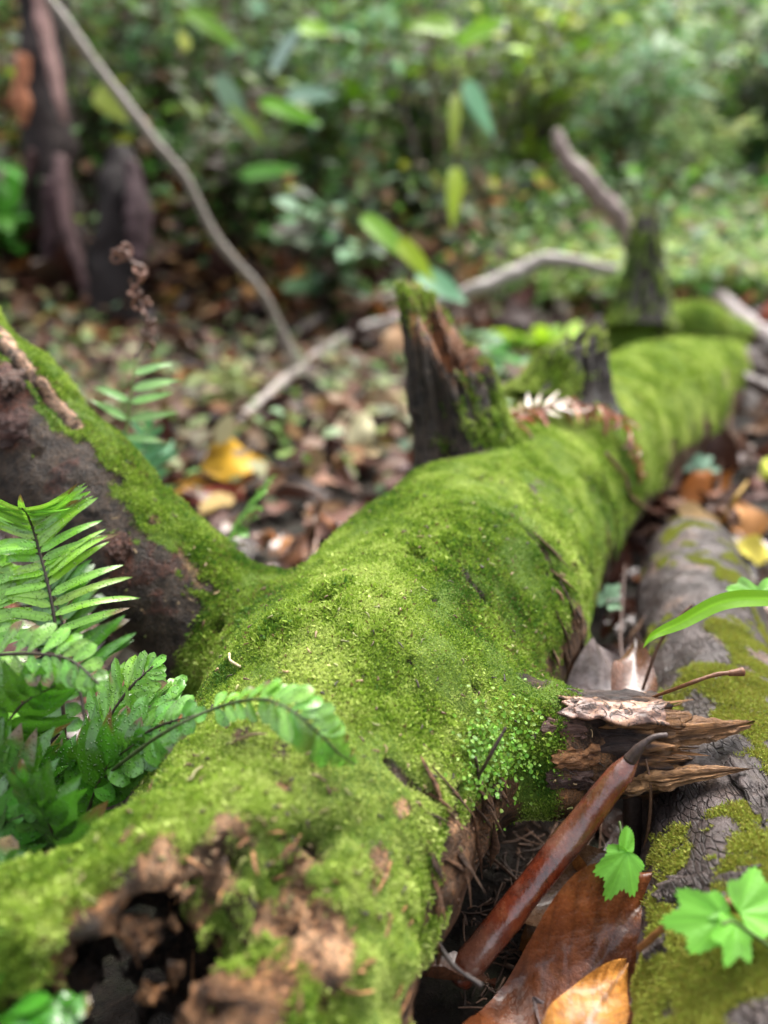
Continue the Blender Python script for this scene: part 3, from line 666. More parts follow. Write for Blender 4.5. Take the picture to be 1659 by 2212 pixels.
gm = sstep(.12, .50, .75*fbm(V*np.array([22, 17, 22]), 3, 27)+.38*fbm(V*75, 3, 37)+.20*Nr[:, 2]-.14*Nr[:, 0]-.13)*sstep(-.3, .3, Nr[:, 2])
gm = gm*(1-.9*sstep(.62, .85, V[:, 1])*(1-sstep(-.1, .5, fbm(V*40, 2, 3))))
gp = np.linalg.norm(V-G(1560, 2060, .13), axis=1); gm = np.clip(gm+1.0*sstep(.045, .022, gp+.01*fbm(V*30, 2, 4)), 0, 1)
grey = thing('grey_log', 'grey and purplish smooth-barked log with patchy yellow moss, beside the big mossy log', 'log', GLO)
mk('bark', V-GLO, F, M['grey'], grey, moss=gm, col=np.full((len(V), 3), .3))
NG = Nr; Pg, Ng, _ = sample(V, F, sstep(.35, .7, gm)/np.clip(np.linalg.norm(V-cw, axis=1), .4, 2)**1.5, NG, 150000)
Lg = .0018+.0030*rng.random(150000)**2; tg = rng.random((150000, 1))
a, b, c = fibres(Pg, Ng, Lg, Lg*.10+.00016, np.array([.26, .22, .04])*(1-tg)+np.array([.30, .38, .05])*tg, tilt=1.3)
x = mk('moss', a-GLO, b, M['mossfib'], grey, col=c, smooth=False); x['kind'] = 'stuff'
BG = BVHTree.FromPolygons(V.tolist(), F.tolist())
def surf_g(u, v):
    d = P(u, v, 1.)-cw; h = BG.ray_cast(Vector(cw.tolist()), Vector(d.tolist()))
    return (None, None) if h[0] is None else (np.array(h[0]), np.array(h[1]))
for k_, (q4, ln) in enumerate([(((1420, 1960), (1600, 1930), (1640, 1870), (1450, 1890)), .004), (((1560, 1660), (1655, 1790), (1657, 1700), (1600, 1640)), .004), (((1400, 2090), (1440, 2060), (1445, 2020), (1402, 2040)), .003)]):
    pts = [surf_g(u, v) for u, v in q4]
    if all(p[0] is not None for p in pts):
        V2, F2 = sheet([p+n*.0015 for p, n in pts], 26, 18, ln, 30+k_, .0016); x = mk('bark_flake', V2-GLO, F2, M['grey'], grey, moss=np.zeros(len(V2)), col=(.3, .3, .3))
# ------------------------------------------------------------------ rolled leaf leaning on the stub
def m_roll():
    s = NT('wet_rolled_leaf'); n = s.noise(22, 5, .65); st = s.noise(40, 5, .7, vec=s.scale((1.5, 1.5, .4))); n2 = s.noise(240, 3)
    c = s.ramp(st, [(.3, (.03, .008, .005)), (.5, (.14, .026, .010)), (.7, (.24, .07, .028))]); c = s.mix(s.ramp(n, [(.52, 0.), (.64, .6)]), c, (.15, .075, .05))
    return s.bsdf(c, s.ramp(s.noise(90, 5, .7), [(.42, .10), (.62, .38)]), .9, s.bump(s.math('ADD', s.noise(70, 5, .7, vec=s.scale((1.5, 1.5, .5))), s.math('MULTIPLY', n2, .35)), .0016, .7), coat=.85)
M['roll'] = m_roll()
rp = [P(990, 2110, .53), P(1120, 1950, .53), P(1240, 1800, .535), P(1330, 1685, .53), P(1372, 1630, .528)]
rl_ = thing('rolled_leaf', 'glossy wet red-brown rolled leaf leaning diagonally against the snapped branch', 'leaf', rp[0])
V, F = tube_arrays(rp, [.0104, .0108, .0103, .0100, .0086, .0038], n=90, seg=44, flat=.92)
cc_ = np.repeat(catmull(rp, 90)[np.clip(np.arange(-2, 92), 0, 89)], 44, 0); rd = unit(V-cc_)
ang = np.tile(np.linspace(0, 2*np.pi, 44, endpoint=False), 94); lip = np.exp(-((ang-4.0-.5*np.repeat(np.linspace(0, 1, 94), 44))/.13)**2)
V = V-rd*(lip*.0022)[:, None]+rd*(.0008*fbm(V*45, 3, 7))[:, None]
mk('blade', V-rp[0], F, M['roll'], rl_)
V, F = tube_arrays([P(1362, 1643, .527), P(1385, 1612, .522), P(1412, 1592, .52), P(1440, 1588, .52)], [.0042, .0028, .0021, .0023], n=24, seg=12, rough=.25); mk('petiole', V-rp[0], F, M['twig'], rl_, col=(.07, .042, .035))
# ------------------------------------------------------------------ leaves lying and standing in the foreground
def dead_leaf(name, label, base, tip, wpx, nrm, col, kind='oval', bend=.2, fold=.1, roll=.6, wave=.35, seed=0, cat='leaf', group=None, mat='dead', vein=True, nx=26, ny=12, crump=0.):
    base, tip = np.asarray(base, float), np.asarray(tip, float); L = np.linalg.norm(tip-base)*1.05
    V, F, m = leaves(base, tip-base, nrm, L, wpx, kind, nx, ny, bend, fold, roll, wave, seed=seed)
    if crump: V = V+unit(np.asarray(nrm, float))*(crump*fbm(V*28, 3, seed+40)+crump*.5*np.abs(fbm(V*60, 2, seed+44)))[:, None]
    y = np.abs(np.linspace(-1, 1, ny+1)); Y = np.tile(y, nx+1); X = np.repeat(np.linspace(0, 1, nx+1), ny+1)
    c = np.asarray(col)*(1+.45*fbm(V*35, 3, seed+2)[:, None])
    if vein:
        vn = np.abs(((X*9-Y*2.2) % 1)-.5) < .12; c = np.where((vn & (X > .08))[:, None], c*.72, c); c = np.where((Y < .1)[:, None], c*.6, c)
    o = mk(name, V, F, M[mat], col=np.clip(c, 0, .85)); origin_to(o, base); return tag(o, label, cat, group)
dead_leaf('fallen_leaf', 'large crumpled wet brown leaf with glossy highlights beneath the rolled leaf', G(990, 2420, .04), G(1395, 2010, .03), .046, (-.15, -.35, 1), (.27, .085, .028), bend=-.25, fold=.15, roll=1.0, wave=.6, seed=4, nx=60, ny=30, crump=.006)
dead_leaf('fallen_leaf', 'golden orange leaf lying over the large wet brown leaf', G(1190, 2330, .07), G(1345, 2100, .05), .020, (-.2, -.5, 1), (.50, .22, .045), kind='lance', bend=-.1, roll=.5, wave=.25, seed=5, nx=40, ny=20, crump=.0018)
dead_leaf('fallen_leaf', 'curled dull brown leaf standing on edge behind the rolled leaf', P(1180, 2030, .60), P(1245, 1850, .62), .025, (-.8, -.6, .3), (.11, .055, .04), bend=-.4, roll=1.2, seed=6)
dead_leaf('fallen_leaf', 'pale grey leaf wedged between the two logs behind the snapped branch', P(1235, 1520, .70), P(1400, 1440, .75), .042, (-.1, -.75, .7), (.36, .30, .29), bend=.3, roll=.4, wave=.2, seed=7)
dead_leaf('fallen_leaf', 'glossy brown leaf with pointed upright tip wedged against the grey log', P(1370, 1570, .64), P(1372, 1410, .72), .022, (-.3, -.8, .5), (.16, .075, .045), kind='lance', bend=-.3, roll=1.1, seed=8)
dead_leaf('fallen_leaf', 'thin curled brown leaf standing upright in the gap between the logs', P(1350, 1440, .80), P(1372, 1325, .80), .012, (.7, -.6, .2), (.17, .10, .075), kind='lance', bend=-.2, roll=1.8, seed=9)
dead_leaf('fallen_leaf', 'dark brown curled leaf leaning on the side of the mossy log', P(1290, 1470, .80), P(1240, 1330, .83), .013, (.5, -.8, .3), (.08, .038, .027), bend=.5, roll=1.5, seed=10)
dead_leaf('fallen_leaf', 'small orange leaf showing between the rolled leaf and the grey log', P(1235, 1960, .58), P(1275, 1935, .60), .010, (0, -.5, .9), (.42, .13, .03), seed=12)
dead_leaf('fallen_leaf', 'grey crumpled leaf at the upper edge of the large wet leaf', P(1120, 2010, .60), P(1220, 1965, .62), .014, (0, -.5, .9), (.30, .22, .19), seed=14, wave=.5)
# green leaves on the right
def green_leaf(nm, lab, pts, W, cc, kind='lance', up=(0, -.2, 1), nx=30, ny=6, stem=None, cat='leaf', fold=.35):
    c = catmull(pts, nx+1); T, N, B = frames(c, up); x = np.linspace(0, 1, nx+1); w_ = prof(kind, x)*W; y = np.linspace(-1, 1, ny+1)
    V = c[:, None]+B[:, None]*(y[None, :, None]*w_[:, None, None])+N[:, None]*(fold*np.abs(y)[None, :, None]*w_[:, None, None])
    V = V+N[:, None]*(.08*W*np.sin(x*25)[:, None]*np.abs(y)[None])[..., None]
    V = V.reshape(-1, 3); k = ny+1; i, j = np.meshgrid(np.arange(nx), np.arange(ny), indexing='ij'); i = i.ravel(); j = j.ravel()
    F = np.stack([i*k+j, (i+1)*k+j, (i+1)*k+j+1, i*k+j+1], 1); yy = np.tile(np.abs(y), nx+1)
    cc = np.where((yy < .1)[:, None], np.array(cc)*1.5, np.array(cc)); 
    root = thing(nm, lab, cat, pts[0]); mk('blade', V-np.asarray(pts[0]), F, M['leaf'], root, col=cc)
    if stem: Vs, Fs = tube_arrays(stem, [.0012, .0010], n=16, seg=8); mk('stem', Vs-np.asarray(pts[0]), Fs, M['twig'], root, col=(.12, .2, .04))
    return root
green_leaf('blade_leaf', 'long bright yellow-green blade leaf arching over the grey log from the right', [P(1780, 1300, .62), P(1659, 1293, .61), P(1560, 1300, .60), P(1470, 1345, .595), P(1412, 1372, .59), P(1389, 1400, .588)], .0062, (.19, .42, .012), up=(.25, -.8, .6), stem=[P(1780, 1300, .62), P(1850, 1400, .66), G(1880, 1500)])
def lobed(nm, lab, base, tip, nrm, L, cc, stemto=None, lobes=5, seed=0, squash=1.):
    """a small toothed leaf: fan of lobes cut round its outline"""
    g = np.random.default_rng(seed); base = np.asarray(base, float); D = unit(np.asarray(tip)-base); N = unit(np.asarray(nrm, float)-D*np.dot(nrm, D)); S = np.cross(N, D)
    a = np.linspace(-np.pi, np.pi, 121); r = (.5+.5*np.cos(a))**.38*(.88+.12*np.cos(a*lobes*1.35))*(1+.045*np.cos(a*33)); 
    ring = [.0, .33, .66, 1.]; V = []; 
    for q in ring: V.append(base+D*(L*(.05+q*r*np.cos(a*.62)))[:, None]+S*(L*.62*squash*q*r*np.sin(a*.62)*1.25)[:, None]+N*(.05*L*np.abs(np.sin(a*.62))*q+.014*L*np.sin(a*5+seed)*q-.16*L*(q*r*np.cos(a*.62))**2)[:, None])
    V = np.array(V).reshape(-1, 3); n = len(a); i, j = np.meshgrid(np.arange(3), np.arange(n-1), indexing='ij'); i = i.ravel(); j = j.ravel(); F = np.stack([i*n+j, i*n+j+1, (i+1)*n+j+1, (i+1)*n+j], 1)
    return V, F
def seedling(nm, lab, items, stem, cc, cat='plant'):
    b = np.asarray(stem[0]); root = thing(nm, lab, cat, b)
    for k, (p, q, nr, L, lo_) in enumerate(items):
        V, F = lobed(nm, lab, p, q, nr, L, cc, lobes=lo_, seed=k+3); mk('leaf', V-b, F, M['leaf'], root, col=np.clip(np.array(cc)*(1+.3*fbm(V*90, 2, k)[:, None])*(1+.16*(np.cos(np.tile(np.linspace(-np.pi, np.pi, 121), 4)*lo_*1.35) > .93))[:, None], 0, .9))
    V, F = tube_arrays(stem, [.0012, .0009], n=20, seg=8); mk('stem', V-b, F, M['twig'], root, col=(.10, .18, .03)); return root
seedling('seedling', 'seedling with one bright green lobed leaf beside the rolled leaf', [(P(1356, 1835, .515), P(1325, 1915, .505), (-.1, -.9, .45), .031, 4), (P(1345, 1848, .515), P(1360, 1800, .52), (.3, -.9, .2), .017, 1)], [G(1375, 1980), P(1372, 1920, .54), P(1352, 1848, .53), P(1338, 1775, .54)], (.15, .42, .04))
seedling('seedling', 'bright green toothed leaves leaning over the grey log near the bottom right corner', [(P(1580, 1985, .42), P(1430, 1990, .42), (0, -.6, .8), .033, 4), (P(1590, 1985, .42), P(1580, 2060, .405), (.2, -.55, .8), .024, 4), (P(1590, 1975, .42), P(1700, 1925, .43), (0, -.5, .85), .036, 4), (P(1570, 1975, .42), P(1530, 1950, .425), (-.2, -.5, .85), .014, 3)], [G(1820, 2350), P(1730, 2120, .42), P(1600, 2000, .41), P(1560, 1995, .40)], (.15, .42, .04))
seedling('seedling', 'small green leaves poking over the grey log at the right edge', [(P(1640, 1283, .66), P(1580, 1268, .655), (0, -.5, .9), .026, 3), (P(1640, 1283, .66), P(1700, 1275, .66), (0, -.5, .9), .028, 3)], [G(1720, 1500), P(1690, 1330, .68), P(1640, 1283, .66)], (.16, .40, .05))
seedling('seedling', 'tiny pale green plant growing in the dark gap between the two logs', [(P(1310, 1290, .90), P(1330, 1270, .90), (0, -.6, .8), .020, 3), (P(1310, 1290, .90), P(1285, 1295, .90), (0, -.6, .8), .018, 3), (P(1315, 1305, .90), P(1335, 1310, .89), (0, -.6, .8), .016, 3)], [G(1330, 1400), P(1315, 1340, .92), P(1310, 1290, .90)], (.22, .38, .22))
seedling('seedling', 'small grey-green plant at the foot of the mossy log farther back', [(P(1500, 1005, 1.4), P(1530, 990, 1.4), (0, -.6, .8), .034, 3), (P(1500, 1005, 1.4), P(1470, 1000, 1.4), (0, -.6, .8), .034, 3), (P(1505, 1015, 1.4), P(1560, 1010, 1.39), (0, -.6, .8), .036, 3)], [G(1520, 1080), P(1505, 1040, 1.4), P(1500, 1005, 1.4)], (.16, .32, .20))
# twigs
def twig(nm, lab, pts, rad, cc, n=30, seg=8, cat='twig', group=None, rough=.25, knob=None):
    V, F = tube_arrays(pts, rad, n=n, seg=seg, rough=rough, rfreq=120)
    if knob is not None:
        a, b = tube_arrays([pts[-1]-unit(pts[-1]-pts[-2])*.010, pts[-1]], [knob*.6, knob], n=8, seg=10); F = np.vstack([F, b+len(V)]); V = np.vstack([V, a])
    o = mk(nm, V, F, M['twig'], col=cc); origin_to(o, pts[0]); return tag(o, lab, cat, group)
twig('twig', 'knobbed red-brown twig resting on the grey log above the splintered branch', [P(1400, 1510, .60), P(1480, 1480, .565), P(1545, 1458, .56), P(1605, 1451, .56)], [.0011, .0014, .0016], (.20, .08, .03), knob=.0032)
twig('twig', 'straight thin brown twig crossing behind the bright blade leaf', [P(1388, 1490, .66), P(1420, 1400, .655), P(1455, 1345, .65), P(1495, 1306, .65)], [.0015, .0012], (.12, .055, .03))
twig('twig', 'rust-coloured curved twig lying on the grey log at lower right', [P(1380, 2050, .47), P(1460, 1985, .45), P(1530, 1952, .435), P(1600, 1955, .43)], [.0018, .0020, .0022], (.24, .10, .03), knob=.0045)
twig('twig', 'dark wiry twig curving over the crumbled wood beneath the mossy log', [P(930, 1890, .50), P(935, 2000, .48), P(975, 2080, .46), P(1040, 2130, .455)], [.0011, .0014, .0012], (.03, .018, .014), knob=.0018)
twig('twig', 'thin upright brown twig in the dark gap between the logs', [P(1345, 1540, .74), P(1350, 1470, .78), P(1340, 1380, .84), P(1345, 1300, .92), P(1350, 1220, 1.0)], [.0015, .0013, .0012], (.15, .09, .07))
twig('twig', 'dark pair of thin needles stuck in the moss above the hollow', [P(1027, 1690, .515), P(1060, 1630, .50), P(1092, 1572, .50)], [.0011, .0009], (.06, .035, .03))
twig('twig', 'smooth grey-brown stick standing behind the seedling', [P(1375, 1990, .60), P(1368, 1850, .615), P(1366, 1720, .61), P(1370, 1580, .60)], [.0075, .0068, .0060], (.085, .06, .052), seg=16, rough=.08)
twig('twig', 'thin light-brown stalk hanging beside the grey stick', [P(1395, 1640, .565), P(1405, 1700, .565), P(1402, 1780, .57), P(1388, 1850, .575)], [.0009, .0014, .0008], (.17, .09, .05))
for q, (pa, lab) in enumerate(((((500, 1416), (508, 1432), (524, 1444)), 'tiny cream-coloured curved grub-like twig piece on the moss'), (((412, 1692), (425, 1678), (440, 1662)), 'pale straw-coloured stalk lying on the moss near the crumbled end'), (((520, 1602), (550, 1597), (578, 1592)), 'short tan stalk lying on the moss beneath the arching fern frond'))):
    pp = [surf(u, v) for u, v in pa]
    if all(p[0] is not None for p in pp): twig('twig', lab, [p+n*(.002+.002*(i == 1)) for i, (p, n) in enumerate(pp)], [.0009, .0010, .0007], ((.75, .62, .38), (.30, .28, .12), (.25, .18, .08))[q], n=14)
for k_, (pa, lab) in enumerate(((((300, 1660), (330, 1622), (375, 1650), (390, 1720)), 'dark wiry tendril looping over the mossy edge near the ferns'),)):
    pp = [surf(u, v) for u, v in pa]; pp = [(p, n) for p, n in pp if p is not None]
    if len(pp) > 2: twig('tendril', lab, [p+n*(.004+.006*(0 < i < len(pp)-1)) for i, (p, n) in enumerate(pp)], [.0007], (.05, .035, .03), n=30, cat='tendril')
# tiny leafy sprouts growing through the moss by the snapped branch
sp = []
for _ in range(620):
    u, v = rng.normal(1075, 45), rng.normal(1615, 55)
    if rng.random() < .35: u, v = 1040+rng.normal(0, 22), rng.uniform(1560, 1720)
    p, n = surf(u, v)
    if p is not None: sp.append((p+n*rng.uniform(.001, .006), n))
if sp:
    B_ = np.array([a for a, b in sp]); N_ = np.array([b for a, b in sp]); k = len(B_); D_ = unit(N_*.4+rng.normal(0, 1, (k, 3)))
    V, F, m = leaves(B_, D_, unit(N_+.5*rng.normal(0, 1, (k, 3))+np.array([0, -.3, .6])), rng.uniform(.0018, .0036, k), rng.uniform(.0009, .0015, k), 'round', 4, 2, .3, .3)
    o = mk('liverwort', V, F, M['leaf'], col=rep(varied((.18, .36, .04), k, .08, .25), m)); origin_to(o, B_.mean(0)); tag(o, 'mat of tiny round bright green leaves in the moss beside the snapped branch', 'liverwort'); o['kind'] = 'stuff'
# ------------------------------------------------------------------ ferns
def frond(root, pts, n, L, W, kind='pinna', col=(.09, .26, .03), up=(0, -.1, 1), ang=72, droop=.35, lprof=None, tilt=0., start=.12, serr=.0, stem_r=.0016, stemcol=(.05, .035, .02), jit=.06, seed=0, stiff=None, terminal=True, lift=.0, skip=0., curlL=0., nx=9, fold=.12, off=None, mat='fern'):
    g = np.random.default_rng(seed); off = np.array(root.location) if off is None else off
    c = catmull(pts, 80); T, N, Bn = frames(c, up); ts = start+(1-start)*np.linspace(0, 1, n)**.92; ts = ts[:-1]
    lp = lprof or (lambda t: (1-((t-.35)/.75)**2) if t > .35 else .75+.25*t/.35)
    Bs, Ds, Ns, Ls, Ws = [], [], [], [], []
    for q, t in enumerate(ts):
        i = min(int(t*79), 78)
        for sd in (-1, 1):
            if g.random() < skip: continue
            a = math.radians(ang-28*t+g.normal(0, 100*jit)); d = T[i]*math.cos(a)+Bn[i]*sd*math.sin(a)+N[i]*(lift+g.normal(0, jit))
            Bs.append(c[i]+T[i]*g.normal(0, .001)); Ds.append(d); Ns.append(N[i]+g.normal(0, jit*2, 3)+T[i]*tilt)
            Ls.append(L*max(lp(t), .1)*g.uniform(.9, 1.08)); Ws.append(W*(.55+.45*max(lp(t), 0))*g.uniform(.9, 1.1))
    if terminal: Bs.append(c[-3]); Ds.append(T[-1]); Ns.append(N[-1]); Ls.append(L*.35); Ws.append(W*.7)
    k = len(Bs); V, F, m = leaves(np.array(Bs), np.array(Ds), np.array(Ns), np.array(Ls), np.array(Ws), kind, nx, 4, g.normal(droop, .12, k), fold, curlL, .09, serr, seed)
    cc = varied(col, k, .06, .16, g=g); C_ = rep(cc, m); y = np.tile(np.abs(np.linspace(-1, 1, 5)), (nx+1)*k); C_ = np.where((y < .1)[:, None], C_*1.35, C_); xx = np.tile(np.repeat(np.linspace(0, 1, nx+1), 5), k); bt = np.repeat(g.random(k) < .22, m)*sstep(.72, .95, xx+.2*g.random(len(xx))); C_ = C_*(1-bt[:, None])+bt[:, None]*np.array([.16, .10, .03]); C_ = C_*(1+.18*fbm(V*120, 2, 5)[:, None])
    o = mk('frond', V-off, F, M[mat], root, col=np.clip(C_, 0, .9))
    Vs, Fs = tube_arrays(pts, [stem_r*.85, stem_r*.6, stem_r*.3], n=50, seg=8, rough=.2, rfreq=300); mk('stem', Vs-off, Fs, M['twig'], o, col=stemcol)
    return o
mint = (.14, .33, .035); deep = (.06, .19, .014); lime = (.20, .44, .035)
f1 = thing('fern', 'tall fern with narrow drooping leaflets standing in front of the bare limb', 'fern', G(150, 1930))
frond(f1, [G(150, 1930), P(142, 1620, .60), P(118, 1340, .60), P(85, 1190, .61), P(62, 1118, .60), P(48, 1098, .57)], 29, .060, .0034, col=lime, up=(0, -.75, .6), ang=86, droop=.42, tilt=.35, start=.38, stem_r=.0019, seed=1, lprof=lambda t: .55+.75*(1-t) if t > .8 else 1.0-.45*(t-.38), jit=.07)
f2 = thing('fern', 'low spreading fern with broad glossy leaflets filling the left edge', 'fern', G(60, 2050))
frond(f2, [P(-160, 1480, .52), P(-60, 1425, .50), P(60, 1412, .485), P(150, 1425, .475), P(215, 1478, .465)], 14, .024, .0052, 'obov', col=mint, up=(.05, -.55, .8), ang=80, droop=.3, seed=2, start=.05)
frond(f2, [G(60, 2050), P(150, 1800, .56), P(215, 1600, .55), P(270, 1500, .55), P(330, 1440, .55)], 14, .040, .0052, 'obov', col=mint, up=(-.3, -.6, .7), ang=64, droop=.2, seed=3, start=.45, stem_r=.0024)
frond(f2, [G(40, 2080), P(-40, 1800, .52), P(-20, 1640, .50), P(40, 1530, .49), P(120, 1480, .48)], 10, .050, .0080, 'lance', col=deep, up=(.2, -.6, .7), ang=75, droop=.3, seed=4, start=.35)
frond(f2, [G(80, 2080), P(180, 1780, .53), P(230, 1660, .52), P(300, 1600, .51)], 9, .052, .0090, 'lance', col=deep, up=(0, -.7, .7), ang=60, droop=.25, seed=5, start=.35)
frond(f2, [G(60, 2120), P(60, 1850, .50), P(20, 1700, .49), P(-40, 1600, .49)], 10, .052, .0085, 'lance', col=deep, up=(0, -.7, .7), ang=62, droop=.25, seed=6, start=.35)
frond(f2, [G(100, 2120), P(130, 1900, .50), P(110, 1790, .48), P(60, 1700, .47)], 8, .055, .0098, 'lance', col=deep, up=(0, -.75, .6), ang=58, droop=.25, seed=7, start=.3)
frond(f2, [G(-20, 2100), P(-60, 1700, .56), P(-30, 1350, .60), P(0, 1200, .62)], 16, .045, .0055, col=lime, up=(.1, -.7, .6), ang=82, droop=.4, seed=8, start=.45)
f3 = thing('fern', 'fern whose long scalloped frond arches across the mossy log', 'fern', G(60, 1990))
def over(u, v, lift):
    p, n = surf(u, v); dv = p-cw; L_ = np.linalg.norm(dv); return cw+dv*(1-lift/L_)
fa = [G(60, 1990), P(120, 1790, .54), P(215, 1690, .525), P(300, 1620, .50), P(380, 1568, .475), over(470, 1528, .035), over(560, 1510, .05), over(630, 1535, .05), over(690, 1585, .035), over(735, 1630, .018), over(768, 1652, .006)]
frond(f3, fa, 25, .0185, .0040, 'obov', col=(.18, .39, .05), up=(.15, -.35, 1), ang=70, droop=.45, seed=11, start=.50, stem_r=.0017, stemcol=(.07, .10, .03), lprof=lambda t: .75+.35*(t-.5)/.2 if t < .7 else max(1.1*(1-((t-.7)/.31)**1.6), .12), jit=.04, fold=.1)
frond(f3, [G(70, 1990), P(140, 1760, .55), P(240, 1610, .54), P(310, 1540, .54), P(380, 1480, .55)], 11, .034, .0078, 'obov', col=(.12, .30, .04), up=(-.4, -.5, .8), ang=60, droop=.1, seed=12, start=.5, stem_r=.002)
frond(f3, [P(180, 1700, .53), P(260, 1620, .52), P(340, 1570, .505), P(420, 1545, .49)], 10, .030, .0075, 'obov', col=(.10, .27, .035), up=(0, -.4, 1), ang=70, droop=.35, seed=13, start=.1)
f4 = thing('fern', 'narrow fern frond standing up behind the bare limb, its top withered', 'fern', P(262, 1010, .85)*[1, 1, 0])
frond(f4, [P(262, 1010, .85)*[1, 1, 0], P(258, 1090, .84), P(266, 985, .84), P(280, 880, .84), P(292, 775, .84)], 6, .054, .0048, 'lance', col=(.24, .48, .12), up=(.1, -.8, .55), ang=88, droop=.18, tilt=.3, start=.60, seed=14, stem_r=.0022, stemcol=(.16, .28, .05), lprof=lambda t: .9, terminal=False, jit=.05, skip=.15)
# withered curl at its top
wc = [P(292, 775, .88), P(312, 730, .89), P(318, 690, .89), P(300, 640, .90), P(296, 590, .90), P(272, 552, .90), P(240, 540, .90)]
wt_ = MB(); c_ = catmull(wc, 60)
for i in range(8, 60, 2):
    r = .006+.003*rng.random(); a = np.linspace(0, 5.0, 9); q = c_[i]; ph = rng.random()*6.28; ax1 = unit(rng.normal(0, 1, 3)); ax2 = unit(np.cross(ax1, rng.normal(0, 1, 3)))
    rr = r*(1-a/7.5); wt_.tube([q+ax1*(np.cos(t+ph)*x_-math.cos(ph)*r)*1.+ax2*(np.sin(t+ph)*x_-math.sin(ph)*r) for t, x_ in zip(a, rr)], [.0022, .0012], col=np.array([.20, .085, .05])*rng.uniform(.5, 1.5), n=16, seg=5)
o = wt_.build('frond_tip', M['twig'], f4); o.data.transform(__import__('mathutils').Matrix.Translation(-f4.location)); o['label'] = 'withered brown coiled tip'
Vs, Fs = tube_arrays(wc, [.0013, .0009], n=50, seg=6); mk('stem', Vs-np.array(f4.location), Fs, M['twig'], f4, col=(.08, .045, .04))
frond(f2, [G(0, 2000), P(30, 1820, .55), P(90, 1720, .54), P(160, 1640, .53)], 9, .055, .0095, 'lance', col=deep, up=(.1, -.7, .7), ang=60, droop=.3, seed=41, start=.3)
if 0: frond(f2, [G(140, 2000), P(150, 1850, .56), P(220, 1760, .555), P(290, 1700, .55)], 8, .042, .0085, 'lance', col=(.08, .26, .03), up=(0, -.7, .7), ang=60, droop=.3, seed=42, start=.3)
frond(f2, [G(-40, 2080), P(-60, 1900, .50), P(-20, 1800, .49), P(50, 1760, .48)], 9, .050, .0095, 'lance', col=(.08, .26, .03), up=(.1, -.7, .7), ang=60, droop=.3, seed=43, start=.2)
frond(f1, [G(160, 1900), P(190, 1650, .64), P(165, 1450, .66), P(120, 1300, .67), P(90, 1240, .67)], 20, .060, .0055, col=deep, up=(0, -.75, .6), ang=84, droop=.4, tilt=.3, start=.35, stem_r=.002, seed=44)
if 0: frond(f1, [G(200, 1850), P(185, 1600, .62), P(190, 1480, .63), P(170, 1400, .63)], 16, .050, .0055, col=(.09, .28, .03), up=(0, -.75, .6), ang=80, droop=.4, tilt=.3, start=.3, stem_r=.002, seed=45)
f5 = thing('fern', 'small ragged fern frond poking up behind the dip in the mossy log', 'fern', G(470, 1240))
frond(f5, [G(470, 1240), P(455, 1228, .90), P(485, 1180, .88), P(530, 1105, .88), P(575, 1040, .88)], 15, .050, .0090, 'tooth', col=(.22, .48, .10), up=(-.2, -.7, .6), ang=72, droop=.3, start=.3, seed=15, stem_r=.0018, stemcol=(.16, .28, .05), serr=.1)
f7 = thing('fern', 'pale green fern frond seen blurred low behind the bare limb', 'fern', P(330, 1100, 1.15)*[1, 1, 0])
frond(f7, [P(330, 1100, 1.15)*[1, 1, 0], P(290, 1150, 1.15), P(300, 1030, 1.12), P(320, 920, 1.1)], 9, .075, .008, col=(.09, .26, .10), up=(.1, -.8, .55), ang=86, droop=.2, start=.4, seed=16)
f6 = thing('fern', 'bright green fern leaves at the bottom left corner below the hollow end', 'fern', G(-30, 2350))
frond(f6, [G(-30, 2350), P(-60, 2290, .36), P(0, 2215, .35), P(90, 2240, .34)], 7, .030, .0085, 'obov', col=(.04, .17, .015), up=(0, -.5, .8), ang=55, droop=.3, seed=17, start=.3)
frond(f6, [G(-30, 2350), P(-20, 2300, .37), P(60, 2230, .36), P(160, 2180, .36)], 7, .026, .008, 'obov', col=(.05, .20, .02), up=(0, -.5, .8), ang=60, droop=.3, seed=18, start=.3)
frond(f6, [G(-60, 2300), P(-80, 2100, .46), P(-20, 1930, .45), P(60, 1880, .44)], 9, .034, .0085, 'obov', col=deep, up=(0, -.6, .7), ang=60, droop=.3, seed=19, start=.3)
# the dead bracken frond draped over the log
df = thing('dead_fern_frond', 'dried brown fern frond draped over the mossy log near the tall stub', 'fern frond', surf(1200, 960)[0])
dp = [over(1090, 925, .03), over(1150, 890, .06), over(1240, 872, .075), over(1310, 890, .07), over(1360, 945, .045), over(1385, 1040, .02)]
frond(df, dp, 30, .050, .0055, 'lance', col=(.42, .17, .08), up=(0, -.1, 1), ang=75, droop=.9, seed=21, start=.05, stem_r=.0013, stemcol=(.16, .07, .04), jit=.3, curlL=1.5, skip=.15, mat='dead', lprof=lambda t: .9-.3*t)
frond(df, [over(1080, 915, .03), over(1130, 890, .06), over(1190, 875, .07), over(1250, 885, .07)], 12, .040, .0034, 'lance', col=(.30, .19, .10), up=(0, -.3, 1), ang=60, droop=.1, seed=22, start=.02, stem_r=.0012, stemcol=(.3, .2, .1), jit=.12, mat='dead')
twig('twig', 'curved brown fern stalk hanging down the right side of the mossy log', [over(1310, 980, .03), over(1350, 1030, .02), over(1370, 1080, .012), G(1440, 1120)], [.0022, .002], (.16, .065, .035))
# thin dry tendril behind the dip
o = twig('dry_tendril', 'thin brown withered frond drooping behind the dip in the mossy log', [P(610, 1045, 1.0), P(655, 1055, 1.0), P(690, 1075, 1.0), P(682, 1110, 1.0), P(672, 1160, 1.0), G(672, 1215)], [.0015, .0018, .0022, .0045, .005, .0015], (.15, .07, .035), cat='dry frond', rough=.5)

